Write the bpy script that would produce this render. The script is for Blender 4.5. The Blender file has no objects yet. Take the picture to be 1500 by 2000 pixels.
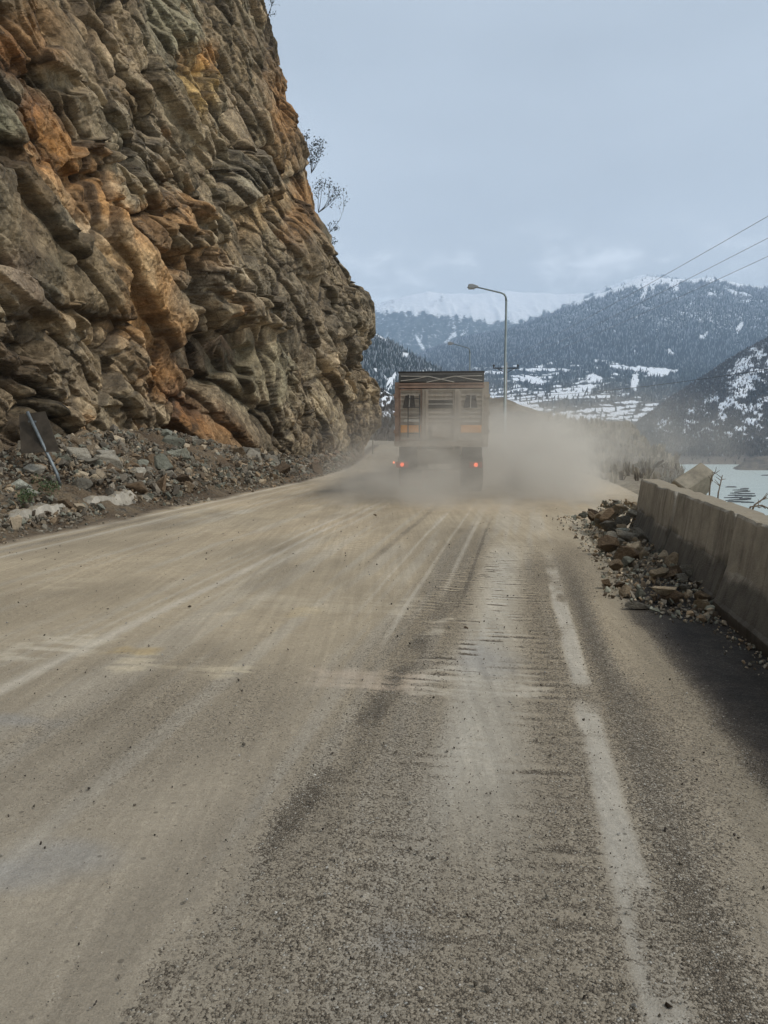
import bpy, bmesh, math, random
import numpy as np
from mathutils import Vector, Matrix

# ------------------------------------------------------------------ camera, sky, sun, exposure
S = bpy.context.scene
C = S.collection
R = math.radians
FOC = 1503.0                      # focal length in pixels of the 1500 x 2000 photograph
PITCH = math.atan(150.0 / FOC)    # horizon lies 150 px above the middle
EYE = 1.65
cd = bpy.data.cameras.new("camera")
cd.sensor_fit = 'VERTICAL'
cd.sensor_height = 24.0
cd.sensor_width = 18.0
cd.lens = FOC / 2000.0 * 24.0
cd.clip_start = 0.05
cd.clip_end = 40000
cam = bpy.data.objects.new("camera", cd)
C.objects.link(cam)
cam.location = (0, 0, EYE)
cam.rotation_euler = (math.pi / 2 - PITCH, 0, 0)
S.camera = cam

SUN_EL, SUN_AZ = 50.0, 112.0      # azimuth measured from +Y (view) towards +X
W = bpy.data.worlds.new("World")
S.world = W
W.use_nodes = True
wt = W.node_tree
for n in list(wt.nodes):
    wt.nodes.remove(n)
wo = wt.nodes.new("ShaderNodeOutputWorld")
wb = wt.nodes.new("ShaderNodeBackground")
wb.inputs["Strength"].default_value = 0.1
sky = wt.nodes.new("ShaderNodeTexSky")
sky.sky_type = 'NISHITA'
sky.sun_disc = False
sky.sun_elevation = R(SUN_EL)
sky.sun_rotation = R(SUN_AZ)
sky.air_density = 1.0
sky.dust_density = 2.0
tc = wt.nodes.new("ShaderNodeTexCoord")
sep = wt.nodes.new("ShaderNodeSeparateXYZ")
wt.links.new(tc.outputs["Generated"], sep.inputs[0])
# overcast veil: brighter and whiter towards the horizon
vr = wt.nodes.new("ShaderNodeValToRGB")
wt.links.new(sep.outputs["Z"], vr.inputs["Fac"])
els = vr.color_ramp.elements
els[0].position = 0.0; els[0].color = (0.66, 0.67, 0.665, 1)
els[1].position = 1.0; els[1].color = (0.52, 0.56, 0.60, 1)
for p_, c_ in ((0.12, (0.57, 0.60, 0.615, 1)), (0.26, (0.455, 0.50, 0.545, 1)), (0.42, (0.40, 0.45, 0.505, 1)), (0.60, (0.42, 0.475, 0.535, 1))):
    e = els.new(p_); e.color = c_
# broad soft cloud structure
mp = wt.nodes.new("ShaderNodeMapping")
mp.inputs["Scale"].default_value = (1.0, 1.0, 2.6)
wt.links.new(tc.outputs["Generated"], mp.inputs["Vector"])
n1 = wt.nodes.new("ShaderNodeTexNoise")
n1.inputs["Scale"].default_value = 1.7
n1.inputs["Detail"].default_value = 5
n1.inputs["Roughness"].default_value = 0.45
wt.links.new(mp.outputs[0], n1.inputs["Vector"])
m1 = wt.nodes.new("ShaderNodeMapRange")
m1.inputs["From Min"].default_value = 0.3; m1.inputs["From Max"].default_value = 0.7
m1.inputs["To Min"].default_value = 0.86; m1.inputs["To Max"].default_value = 1.14
wt.links.new(n1.outputs["Fac"], m1.inputs["Value"])
vm = wt.nodes.new("ShaderNodeVectorMath"); vm.operation = 'SCALE'
wt.links.new(vr.outputs["Color"], vm.inputs[0])
wt.links.new(m1.outputs[0], vm.inputs["Scale"])
# low puffs of cloud just over the snowy range
mp2 = wt.nodes.new("ShaderNodeMapping")
mp2.inputs["Scale"].default_value = (9.0, 9.0, 19.0)
mp2.inputs["Location"].default_value = (0.35, 0.2, 1.3)
wt.links.new(tc.outputs["Generated"], mp2.inputs["Vector"])
n2 = wt.nodes.new("ShaderNodeTexNoise")
n2.inputs["Scale"].default_value = 1.0
n2.inputs["Detail"].default_value = 7
n2.inputs["Roughness"].default_value = 0.62
wt.links.new(mp2.outputs[0], n2.inputs["Vector"])
m2 = wt.nodes.new("ShaderNodeMapRange"); m2.interpolation_type = 'SMOOTHSTEP'
m2.inputs["From Min"].default_value = 0.50; m2.inputs["From Max"].default_value = 0.72
wt.links.new(n2.outputs["Fac"], m2.inputs["Value"])
b1 = wt.nodes.new("ShaderNodeMapRange"); b1.interpolation_type = 'SMOOTHSTEP'
b1.inputs["From Min"].default_value = 0.27; b1.inputs["From Max"].default_value = 0.19
wt.links.new(sep.outputs["Z"], b1.inputs["Value"])
mm = wt.nodes.new("ShaderNodeMath"); mm.operation = 'MULTIPLY'
wt.links.new(m2.outputs[0], mm.inputs[0]); wt.links.new(b1.outputs[0], mm.inputs[1])
mm2 = wt.nodes.new("ShaderNodeMath"); mm2.operation = 'MULTIPLY'; mm2.inputs[1].default_value = 0.75
wt.links.new(mm.outputs[0], mm2.inputs[0])
cm = wt.nodes.new("ShaderNodeMix"); cm.data_type = 'RGBA'
wt.links.new(mm2.outputs[0], cm.inputs[0])
wt.links.new(vm.outputs[0], cm.inputs[6]); cm.inputs[7].default_value = (0.95, 1.0, 1.05, 1)
sc10 = wt.nodes.new("ShaderNodeVectorMath"); sc10.operation = 'SCALE'; sc10.inputs["Scale"].default_value = 10.0
wt.links.new(cm.outputs[2], sc10.inputs[0])
fm = wt.nodes.new("ShaderNodeMix"); fm.data_type = 'RGBA'; fm.inputs[0].default_value = 0.05
wt.links.new(sc10.outputs[0], fm.inputs[6]); wt.links.new(sky.outputs[0], fm.inputs[7])
wt.links.new(fm.outputs[2], wb.inputs["Color"])
wt.links.new(wb.outputs[0], wo.inputs["Surface"])

sl = bpy.data.lights.new("sun", 'SUN')
sl.energy = 1.5
sl.angle = R(10)
sl.color = (1.0, 0.95, 0.87)
sun = bpy.data.objects.new("sun", sl)
C.objects.link(sun)
_d = Vector((math.sin(R(SUN_AZ)) * math.cos(R(SUN_EL)), math.cos(R(SUN_AZ)) * math.cos(R(SUN_EL)), math.sin(R(SUN_EL))))
sun.rotation_euler = (-_d).to_track_quat('-Z', 'Y').to_euler()
sun.location = (30, 10, 60)

S.view_settings.view_transform = 'Standard'
S.view_settings.look = 'None'
S.view_settings.exposure = 0.46
S.view_settings.gamma = 1.0
S.cycles.use_denoising = True
S.cycles.volume_bounces = 1
S.cycles.max_bounces = 6
S.cycles.diffuse_bounces = 3
S.cycles.volume_max_steps = 256

# ------------------------------------------------------------------ helpers
cp, sp = math.cos(PITCH), math.sin(PITCH)


def ray(px, py):
    X = (px - 750.0) / FOC
    Yu = (1000.0 - py) / FOC
    return X, cp + Yu * sp, -sp + Yu * cp


def at(px, py, y):                # the point seen at a pixel of the photograph, y metres ahead
    X, dy, dz = ray(px, py)
    k = y / dy
    return Vector((X * k, y, EYE + dz * k))


def ground_at(px, py, z=0.0):
    X, dy, dz = ray(px, py)
    k = (z - EYE) / dz
    return Vector((X * k, dy * k, z))


def project(x, y, z):
    zz = z - EYE
    depth = y * cp - zz * sp
    return 750 + FOC * x / depth, 1000 - FOC * (y * sp + zz * cp) / depth


def tag(o, label=None, cat=None, group=None, kind=None):
    for k, v in (("label", label), ("category", cat), ("group", group), ("kind", kind)):
        if v:
            o[k] = v
    return o


def empty(name, loc, label, cat, group=None, rz=0.0):
    o = bpy.data.objects.new(name, None)
    o.empty_display_size = 0.3
    C.objects.link(o)
    o.location = loc
    o.rotation_euler = (0, 0, rz)
    return tag(o, label, cat, group)


def link(name, me, mat=None, parent=None, loc=None):
    o = bpy.data.objects.new(name, me)
    C.objects.link(o)
    if mat is not None:
        me.materials.clear()
        me.materials.append(mat)
    if parent is not None:
        o.parent = parent
    if loc is not None:
        o.location = loc
    return o


def raw_mesh(name, V, faces_flat, nper, smooth=False, attrs=None):
    """V (n,3); faces_flat (m,nper) index array; attrs {name: (n,4) or (n,)} on points"""
    me = bpy.data.meshes.new(name)
    V = np.ascontiguousarray(V, dtype=np.float32)
    Fc = np.ascontiguousarray(faces_flat, dtype=np.int32)
    m = len(Fc)
    me.vertices.add(len(V)); me.vertices.foreach_set("co", V.ravel())
    me.loops.add(m * nper); me.loops.foreach_set("vertex_index", Fc.ravel())
    me.polygons.add(m)
    me.polygons.foreach_set("loop_start", np.arange(0, m * nper, nper, dtype=np.int32))
    try:
        me.polygons.foreach_set("loop_total", np.full(m, nper, dtype=np.int32))
    except Exception:
        pass
    me.polygons.foreach_set("use_smooth", np.full(m, smooth, dtype=bool))
    for k, a in (attrs or {}).items():
        a = np.asarray(a, dtype=np.float32)
        if a.ndim == 1:
            at_ = me.attributes.new(k, 'FLOAT', 'POINT')
            at_.data.foreach_set("value", a)
        else:
            if a.shape[1] == 3:
                a = np.concatenate([a, np.ones((len(a), 1), np.float32)], 1)
            at_ = me.attributes.new(k, 'FLOAT_COLOR', 'POINT')
            at_.data.foreach_set("color", np.ascontiguousarray(a).ravel())
    me.update(calc_edges=True)
    me.validate()
    return me


def grid_mesh(name, P, smooth=False, attrs=None, flip=False):
    n, m = P.shape[:2]
    i = np.arange(n * m).reshape(n, m)
    q = np.stack([i[:-1, :-1], i[1:, :-1], i[1:, 1:], i[:-1, 1:]], -1).reshape(-1, 4)
    if flip:
        q = q[:, ::-1]
    at_ = {k: a.reshape(n * m, -1) if a.ndim == 3 else a.reshape(-1) for k, a in (attrs or {}).items()}
    return raw_mesh(name, P.reshape(-1, 3), q, 4, smooth, at_)


# ---- vectorised noise
def _hash(ix, iy, iz, seed):
    h = (ix.astype(np.int64) * 374761393 + iy.astype(np.int64) * 668265263 + iz.astype(np.int64) * 2147483647 + seed * 974634777) & 0xFFFFFFFF
    h = ((h ^ (h >> 13)) * 1274126177) & 0xFFFFFFFF
    h = ((h ^ (h >> 16)) * 2246822519) & 0xFFFFFFFF
    return (h ^ (h >> 15)) & 0xFFFFFFFF


def h01(ix, iy, iz, seed):
    return _hash(ix, iy, iz, seed) / 4294967295.0


def vnoise(x, y, z=None, seed=0):
    """smooth value noise, -1..1"""
    x, y = np.broadcast_arrays(np.asarray(x, float), np.asarray(y, float))
    z = np.zeros_like(x) if z is None else np.broadcast_to(np.asarray(z, float), x.shape)
    ix, iy, iz = np.floor(x), np.floor(y), np.floor(z)
    fx, fy, fz = x - ix, y - iy, z - iz
    fx = fx ** 3 * (fx * (fx * 6 - 15) + 10); fy = fy ** 3 * (fy * (fy * 6 - 15) + 10); fz = fz ** 3 * (fz * (fz * 6 - 15) + 10)
    out = 0
    flat = not np.any(z)
    for dx in (0, 1):
        wx = fx if dx else 1 - fx
        for dy in (0, 1):
            wy = fy if dy else 1 - fy
            for dz in ((0,) if flat else (0, 1)):
                wz = 1.0 if flat else (fz if dz else 1 - fz)
                out = out + wx * wy * wz * h01(ix + dx, iy + dy, iz + dz, seed)
    return out * 2 - 1


def fbm(x, y, z=None, oct=5, rough=0.5, seed=0, ridged=False):
    a, f, s, t = 1.0, 1.0, 0.0, 0.0
    for k in range(oct):
        n = vnoise(x * f + 17.3 * k, y * f - 9.1 * k, None if z is None else z * f + 3.7 * k, seed + k * 13)
        if ridged:
            n = 1 - 2 * np.abs(n)
        s = s + a * n
        t += a
        a *= rough; f *= 2.03
    return s / t


def facets(x, y, seed, tilt=0.35, jitter=0.95):
    """2-D Voronoi cells, each a tilted plane: returns (height, cell random, edge distance)"""
    ix, iy = np.floor(x), np.floor(y)
    d1 = np.full(x.shape, 9e9); d2 = np.full(x.shape, 9e9)
    hgt = np.zeros(x.shape); cid = np.zeros(x.shape)
    zz = np.zeros_like(ix)
    for dx in (-1, 0, 1):
        for dy in (-1, 0, 1):
            cx, cy = ix + dx, iy + dy
            px_ = cx + 0.5 + jitter * (h01(cx, cy, zz, seed) - 0.5)
            py_ = cy + 0.5 + jitter * (h01(cx, cy, zz, seed + 1) - 0.5)
            ex, ey = x - px_, y - py_
            d = ex * ex + ey * ey
            r = h01(cx, cy, zz, seed + 2)
            gx = (h01(cx, cy, zz, seed + 3) - 0.5) * 2 * tilt
            gy = (h01(cx, cy, zz, seed + 4) - 0.5) * 2 * tilt
            hh = (r - 0.5) * 2 + gx * ex * 3 + gy * ey * 3
            near = d < d1
            d2 = np.where(near, d1, np.minimum(d2, d))
            hgt = np.where(near, hh, hgt)
            cid = np.where(near, h01(cx, cy, zz, seed + 5), cid)
            d1 = np.where(near, d, d1)
    return hgt, cid, np.sqrt(d2) - np.sqrt(d1)


def chips(x, y, seed, tilt=1.0, jitter=.95):
    """Voronoi blocks, each broken to three planes that meet in sharp ridges: returns (height, cell random, edge distance)"""
    ix, iy = np.floor(x), np.floor(y)
    zz = np.zeros_like(ix)
    d1 = np.full(x.shape, 9e9); d2 = np.full(x.shape, 9e9)
    bx_ = np.zeros(x.shape); by_ = np.zeros(x.shape); ex_ = np.zeros(x.shape); ey_ = np.zeros(x.shape)
    for dx in (-1, 0, 1):
        for dy in (-1, 0, 1):
            cx, cy = ix + dx, iy + dy
            ex = x - (cx + .5 + jitter * (h01(cx, cy, zz, seed) - .5)); ey = y - (cy + .5 + jitter * (h01(cx, cy, zz, seed + 1) - .5))
            d = ex * ex + ey * ey
            near = d < d1
            d2 = np.where(near, d1, np.minimum(d2, d))
            bx_ = np.where(near, cx, bx_); by_ = np.where(near, cy, by_); ex_ = np.where(near, ex, ex_); ey_ = np.where(near, ey, ey_)
            d1 = np.where(near, d, d1)
    out = None
    a0 = h01(bx_, by_, zz, seed + 20) * 6.28318
    for j in range(3):
        an = a0 + j * 2.1 + (h01(bx_, by_, zz, seed + 21 + j) - .5) * 1.6
        if j == 0:                                          # the broad broken face
            sl = tilt * .55 * h01(bx_, by_, zz, seed + 31); of = .06 * np.ones_like(ex_)
        else:                                               # and two cuts that chamfer it
            sl = tilt * (.55 + 1.2 * h01(bx_, by_, zz, seed + 31 + j)); of = .12 + .40 * h01(bx_, by_, zz, seed + 41 + j)
        p = of - sl * (ex_ * np.cos(an) + ey_ * np.sin(an))
        out = p if out is None else np.minimum(out, p)
    return out * 2 + (h01(bx_, by_, zz, seed + 2) - .5) * 1.15, h01(bx_, by_, zz, seed + 5), np.sqrt(d2) - np.sqrt(d1)


def bricks(a, b, w, h, seed, tilt=.5, lean=.35):
    """fractured beds: rows of blocks with crisp straight joints, each face offset and tilted; returns height, random, distance to joint"""
    bb = b / h + .06 * vnoise(b / h * .8, np.zeros_like(b), seed=seed + 9)
    row = np.floor(bb); z0 = np.zeros_like(row)
    k = .6 + .9 * h01(row, z0, z0, seed)
    aa = (a + lean * b) / w * k + 7.3 * h01(row, z0, z0, seed + 1)
    aa = aa + .35 * vnoise(aa * .7, row * 3.1, seed=seed + 8)
    col = np.floor(aa)
    la, lb = aa - col - .5, bb - row - .5
    # some blocks split in two along the bed, some merge with the one above
    sp_ = h01(col, row, z0, seed + 6) < .4
    sub_ = np.where(sp_, np.floor(lb * 2 + 1), 0)
    r = h01(col, row, sub_, seed + 2); r2 = h01(row, z0, z0, seed + 7)
    ga = (h01(col, row, sub_, seed + 3) - .5) * 2 * tilt; gb = (h01(col, row, sub_, seed + 4) - .62) * 2 * tilt
    hh = (r - .5) * 1.3 + (r2 - .5) * .9 + ga * la * 1.6 + gb * lb * 1.6
    edge = np.minimum((.5 - np.abs(la)) * w, (.5 - np.abs(lb)) * h)
    return hh, h01(col, row, sub_, seed + 5), edge


def sstep(a, b, x):
    t = np.clip((np.asarray(x, float) - a) / (b - a), 0, 1)
    return t * t * (3 - 2 * t)


def lerp(a, b, t):
    return a + (b - a) * t


def cmix(a, b, t):
    return np.asarray(a) * (1 - t[..., None]) + np.asarray(b) * t[..., None]


# ---- material node helpers
class NT:
    def __init__(self, name):
        self.m = bpy.data.materials.new(name)
        self.m.use_nodes = True
        self.t = self.m.node_tree
        self.b = self.t.nodes["Principled BSDF"]
        self.out = self.t.nodes["Material Output"]

    def new(self, kind, **props):
        n = self.t.nodes.new("ShaderNode" + kind)
        for k, v in props.items():
            setattr(n, k, v)
        return n

    def set(self, sock, v):
        if isinstance(v, bpy.types.NodeSocket):
            self.t.links.new(v, sock)
        elif v is not None:
            if sock.type == 'RGBA' and len(v) == 3:
                v = (*v, 1)
            sock.default_value = v

    def coord(self, which="Object", scale=None):
        o = self.new("TexCoord").outputs[which]
        return self.mapping(o, scale) if scale else o

    def mapping(self, v, scale=(1, 1, 1), rot=(0, 0, 0), loc=(0, 0, 0)):
        n = self.new("Mapping")
        self.set(n.inputs["Vector"], v)
        n.inputs["Scale"].default_value = scale
        n.inputs["Rotation"].default_value = rot
        n.inputs["Location"].default_value = loc
        return n.outputs[0]

    def attr(self, name):
        n = self.new("Attribute"); n.attribute_name = name
        return n

    def noise(self, v, scale, detail=4, rough=0.55, dist=0.0):
        n = self.new("TexNoise")
        self.set(n.inputs["Vector"], v)
        n.inputs["Scale"].default_value = scale
        n.inputs["Detail"].default_value = detail
        n.inputs["Roughness"].default_value = rough
        n.inputs["Distortion"].default_value = dist
        return n.outputs["Fac"]

    def voro(self, v, scale, feature='F1', out="Distance", rand=1.0):
        n = self.new("TexVoronoi", feature=feature)
        self.set(n.inputs["Vector"], v)
        n.inputs["Scale"].default_value = scale
        n.inputs["Randomness"].default_value = rand
        return n.outputs[out]

    def math(self, op, a, b=None, c=None, clamp=False):
        n = self.new("Math", operation=op, use_clamp=clamp)
        self.set(n.inputs[0], a)
        if b is not None: self.set(n.inputs[1], b)
        if c is not None: self.set(n.inputs[2], c)
        return n.outputs[0]

    def rng(self, v, a, b, c=0.0, d=1.0, smooth=True):
        n = self.new("MapRange")
        n.interpolation_type = 'SMOOTHSTEP' if smooth else 'LINEAR'
        self.set(n.inputs["Value"], v)
        for k, q in (("From Min", a), ("From Max", b), ("To Min", c), ("To Max", d)):
            self.set(n.inputs[k], q)
        return n.outputs[0]

    def mix(self, f, a, b, blend='MIX'):
        n = self.new("Mix", data_type='RGBA', blend_type=blend)
        self.set(n.inputs[0], f); self.set(n.inputs[6], a); self.set(n.inputs[7], b)
        return n.outputs[2]

    def ramp(self, f, stops):
        n = self.new("ValToRGB")
        self.set(n.inputs["Fac"], f)
        e = n.color_ramp.elements
        e[0].position, e[0].color = stops[0][0], (*stops[0][1], 1)
        e[1].position, e[1].color = stops[-1][0], (*stops[-1][1], 1)
        for p, c in stops[1:-1]:
            q = e.new(p); q.color = (*c, 1)
        return n.outputs["Color"]

    def scale(self, col, f):
        n = self.new("VectorMath", operation='SCALE')
        self.set(n.inputs[0], col); self.set(n.inputs["Scale"], f)
        return n.outputs[0]

    def bump(self, h, dist=0.02, strength=1.0, normal=None):
        n = self.new("Bump")
        self.set(n.inputs["Height"], h)
        n.inputs["Distance"].default_value = dist
        n.inputs["Strength"].default_value = strength
        if normal is not None: self.set(n.inputs["Normal"], normal)
        return n.outputs[0]

    def done(self, color=None, rough=0.9, normal=None, spec=0.3, metal=0.0):
        self.set(self.b.inputs["Base Color"], color)
        self.set(self.b.inputs["Roughness"], rough)
        self.set(self.b.inputs["Specular IOR Level"], spec)
        self.set(self.b.inputs["Metallic"], metal)
        if normal is not None: self.set(self.b.inputs["Normal"], normal)
        return self.m


def mat_plain(name, col, rough=0.7, metal=0.0, var=0.25, scale=6.0, bump=0.0):
    k = NT(name)
    v = k.coord()
    n = k.noise(v, scale, 6, 0.6)
    f = k.rng(n, 0.3, 0.7, 1 - var, 1 + var, False)
    nm = k.bump(k.noise(v, scale * 8, 4), bump) if bump else None
    return k.done(k.scale(col, f), rough, nm, metal=metal)


# ---- geometry builder for hard objects
class MB:
    def __init__(self):
        self.bm = bmesh.new()

    def box(self, c, s, rot=None, taper=None):
        """box centred at c with full sizes s"""
        vs = []
        for x in (-.5, .5):
            for y in (-.5, .5):
                for z in (-.5, .5):
                    k = taper if (taper and z > 0) else 1.0
                    v = Vector((x * s[0] * k, y * s[1] * k, z * s[2]))
                    if rot is not None: v = rot @ v
                    vs.append(self.bm.verts.new(v + Vector(c)))
        for f in ((0, 1, 3, 2), (4, 6, 7, 5), (0, 4, 5, 1), (2, 3, 7, 6), (0, 2, 6, 4), (1, 5, 7, 3)):
            self.bm.faces.new([vs[i] for i in f])
        return self

    def tube(self, pts, rad, n=8, cap=True):
        pts = [Vector(p) for p in pts]
        rads = rad if isinstance(rad, (list, tuple)) else [rad] * len(pts)
        rings = []
        up = Vector((0.13, 0.31, 0.94))
        for i, p in enumerate(pts):
            t = (pts[min(i + 1, len(pts) - 1)] - pts[max(i - 1, 0)]).normalized()
            a = t.cross(up)
            if a.length < 0.15:
                a = t.cross(Vector((1, 0, 0)))
            a.normalize()
            b = t.cross(a)
            rings.append([self.bm.verts.new(p + (a * math.cos(2 * math.pi * k / n) + b * math.sin(2 * math.pi * k / n)) * rads[i]) for k in range(n)])
        for r0, r1 in zip(rings, rings[1:]):
            for k in range(n):
                self.bm.faces.new((r0[k], r0[(k + 1) % n], r1[(k + 1) % n], r1[k]))
        if cap:
            self.bm.faces.new(rings[0][::-1]); self.bm.faces.new(rings[-1])
        return self

    def prism(self, poly, axis, a, b):
        """polygon (list of 2-D) extruded from a to b along axis 0/1/2"""
        def mk(p, d):
            q = list(p); q.insert(axis, d); return Vector(q)
        r0 = [self.bm.verts.new(mk(p, a)) for p in poly]
        r1 = [self.bm.verts.new(mk(p, b)) for p in poly]
        n = len(poly)
        for k in range(n):
            self.bm.faces.new((r0[k], r0[(k + 1) % n], r1[(k + 1) % n], r1[k]))
        self.bm.faces.new(r0[::-1]); self.bm.faces.new(r1)
        return self

    def build(self, name, mat, parent=None, bevel=0.0, smooth=False, loc=None):
        bm = self.bm
        bmesh.ops.recalc_face_normals(bm, faces=bm.faces)
        if bevel:
            bmesh.ops.bevel(bm, geom=list(bm.edges), offset=bevel, segments=1, affect='EDGES', clamp_overlap=True)
        me = bpy.data.meshes.new(name)
        bm.to_mesh(me); bm.free()
        if smooth:
            for p in me.polygons: p.use_smooth = True
        return link(name, me, mat, parent, loc)


def stamp(protos, which, M, T, cols=None):
    """merge many copies of small triangle meshes: protos [(V,F)], which (k,), M (k,3,3), T (k,3)"""
    Vs, Fs, Cs, base = [], [], [], 0
    for pi, (V, F) in enumerate(protos):
        idx = np.nonzero(which == pi)[0]
        if not len(idx): continue
        vv = np.einsum('kij,nj->kni', M[idx], V) + T[idx][:, None, :]
        ff = F[None] + (np.arange(len(idx)) * len(V))[:, None, None] + base
        Vs.append(vv.reshape(-1, 3)); Fs.append(ff.reshape(-1, 3))
        if cols is not None:
            c = cols(idx, V) if callable(cols) else np.repeat(cols[idx][:, None, :], len(V), 1)
            Cs.append(c.reshape(-1, c.shape[-1]))
        base += len(idx) * len(V)
    return np.concatenate(Vs), np.concatenate(Fs), (np.concatenate(Cs) if cols is not None else None)


def rotmats(rng, k, full=True):
    q = rng.normal(size=(k, 4))
    if not full:
        q[:, 1:3] *= 0.12
    q /= np.linalg.norm(q, axis=1, keepdims=True)
    w, x, y, z = q.T
    return np.stack([1 - 2 * (y * y + z * z), 2 * (x * y - z * w), 2 * (x * z + y * w),
                     2 * (x * y + z * w), 1 - 2 * (x * x + z * z), 2 * (y * z - x * w),
                     2 * (x * z - y * w), 2 * (y * z + x * w), 1 - 2 * (x * x + y * y)], -1).reshape(k, 3, 3)


def hull_proto(seed, npts=11, flat=0.6):
    rr = np.random.default_rng(seed)
    bm = bmesh.new()
    for _ in range(npts):
        v = rr.normal(size=3); v /= np.linalg.norm(v)
        v *= rr.uniform(0.75, 1.0)
        bm.verts.new(Vector((v[0], v[1] * rr.uniform(.7, 1), v[2] * flat)))
    r = bmesh.ops.convex_hull(bm, input=bm.verts)
    bmesh.ops.delete(bm, geom=[g for g in r["geom_interior"] if isinstance(g, bmesh.types.BMVert)], context='VERTS')
    bmesh.ops.triangulate(bm, faces=bm.faces)
    bmesh.ops.recalc_face_normals(bm, faces=bm.faces)
    bm.verts.index_update()
    V = np.array([v.co[:] for v in bm.verts]); F = np.array([[v.index for v in f.verts] for f in bm.faces])
    bm.free()
    return V, F


# ------------------------------------------------------------------ the road's course: u to the right, v along
KAP, V0, V1 = 0.0081, 24.0, 44.0
_vs = np.arange(-40, 200, 0.25)
_hd = 0.172 - KAP * (np.clip(_vs, V0, V1) - V0)
_cx = np.concatenate([[0], np.cumsum(np.sin(_hd[:-1]) * 0.25)])
_cy = np.concatenate([[0], np.cumsum(np.cos(_hd[:-1]) * 0.25)])
_k0 = int(40 / 0.25)
_cx -= _cx[_k0]; _cy -= _cy[_k0]


def road_pt(u, v):
    x = np.interp(v, _vs, _cx); y = np.interp(v, _vs, _cy); h = np.interp(v, _vs, _hd)
    return x + u * np.cos(h), y - u * np.sin(h)


def road_uv(x, y):
    """approximate inverse: u, v of a plan point"""
    x = np.asarray(x, float); y = np.asarray(y, float)
    v = y / math.cos(0.172)
    for _ in range(4):
        px_, py_ = road_pt(0.0, v); h = np.interp(v, _vs, _hd)
        v = v + (x - px_) * np.sin(h) + (y - py_) * np.cos(h)
    px_, py_ = road_pt(0.0, v); h = np.interp(v, _vs, _hd)
    return (x - px_) * np.cos(h) - (y - py_) * np.sin(h), v

# ------------------------------------------------------------------ terrain beside the road, lake, mountains
def smooth_interp(x, xs, ys):
    return np.interp(x, xs, ys)


def build_ground():
    xs = np.concatenate([np.arange(-120, -14, 6.0), np.arange(-14, 2, 1.0), np.arange(2, 48, 0.3), np.arange(48, 120, 2.0), np.arange(120, 421, 20.0)])
    ys = np.concatenate([np.arange(-120, -6, 6.0), np.arange(-6, 6, 0.6), np.arange(6, 60, 0.35), np.arange(60, 130, 0.7), np.arange(130, 401, 10.0)])
    X, Y = np.meshgrid(xs, ys, indexing='ij')
    u, v = road_uv(X, Y)
    # outer rim of the shelf the road runs on
    rim = np.maximum(np.interp(Y, [-120, 0, 13, 16, 24, 40, 200], [1.0, 3.4, 5.3, 6.0, 9.2, 14.8, 60.0]), 0)
    rim = np.where(Y > 98, np.minimum(rim, 37.0 - (Y - 98) * 0.25), rim)
    rim = np.where(Y < 12, np.maximum(rim, 1.0), rim)
    n = fbm(X / 9, Y / 9, seed=5, oct=5)
    n2 = fbm(X / 2.2, Y / 2.2, seed=9, oct=5)
    top = np.interp(Y, [-50, 13, 22, 34, 60, 85, 110, 130, 180], [-.05, -.02, .1, .1, .3, 1.2, 3.0, 2.4, -2])
    rise = np.interp(X, [0, 9, 15, 24, 34, 38, 44], [0.4, 2.2, 4.2, 0.6, .3, -.3, -1.5])
    hill = sstep(45, 105, Y) * rise + top
    side = sstep(2.6, 6.0, u)
    Z = hill * side + (n * 0.7 + n2 * 0.28) * sstep(3.2, 8, u) * sstep(12, 22, Y)
    over = np.maximum(X - rim - n * 1.0, 0)
    Z = Z - over * 1.15 - sstep(0, 4, over) * (n * 1.5 + np.abs(n2) * 0.9)
    Z = np.where(u < 3.6, np.minimum(Z, -0.05) - 0.05, Z)
    Z = np.where(u < -12, -0.3, Z)
    Z = np.maximum(Z, -75)
    scr = fbm(X / 1.1, Y / 1.1, seed=21, oct=5)
    rock = sstep(-.1, .25, n2 + scr * .5)
    col = cmix(np.array([.17, .135, .095]), np.array([.115, .10, .08]), rock)
    col = cmix(col, np.array([.30, .26, .20]), sstep(.2, .5, scr) * .6)
    col = cmix(col, np.array([.34, .29, .215]), sstep(6.5, 3.5, u) * sstep(11, 15, Y) * .9)
    me = grid_mesh("ground", np.stack([X, Y, Z], -1), True, {"tint": col}, flip=True)
    k = NT("earth_bank")
    v = k.coord()
    t = k.attr("tint").outputs["Color"]
    f = k.rng(k.noise(v, 2.2, 9, .68), .3, .72, .55, 1.55, False)
    c = k.scale(t, f)
    grass = k.rng(k.noise(k.mapping(v, (1.2, 1.2, 6)), 2.6, 8, .72), .58, .68)
    c = k.mix(k.math('MULTIPLY', grass, .55), c, (.33, .28, .19))
    nm = k.bump(k.noise(v, 3.5, 10, .7), .25)
    o = link("ground", me, k.done(c, .95, nm))
    tag(o, kind="structure")
    return X, Y, Z


_GX, _GY, _GZ = build_ground()


def ground_z(x, y):
    i = np.clip(np.searchsorted(_GX[:, 0], x) - 1, 0, _GX.shape[0] - 2)
    j = np.clip(np.searchsorted(_GY[0], y) - 1, 0, _GX.shape[1] - 2)
    fx = (x - _GX[i, 0]) / (_GX[i + 1, 0] - _GX[i, 0]); fy = (y - _GY[0, j]) / (_GY[0, j + 1] - _GY[0, j])
    return float(lerp(lerp(_GZ[i, j], _GZ[i + 1, j], fx), lerp(_GZ[i, j + 1], _GZ[i + 1, j + 1], fx), fy))


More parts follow.
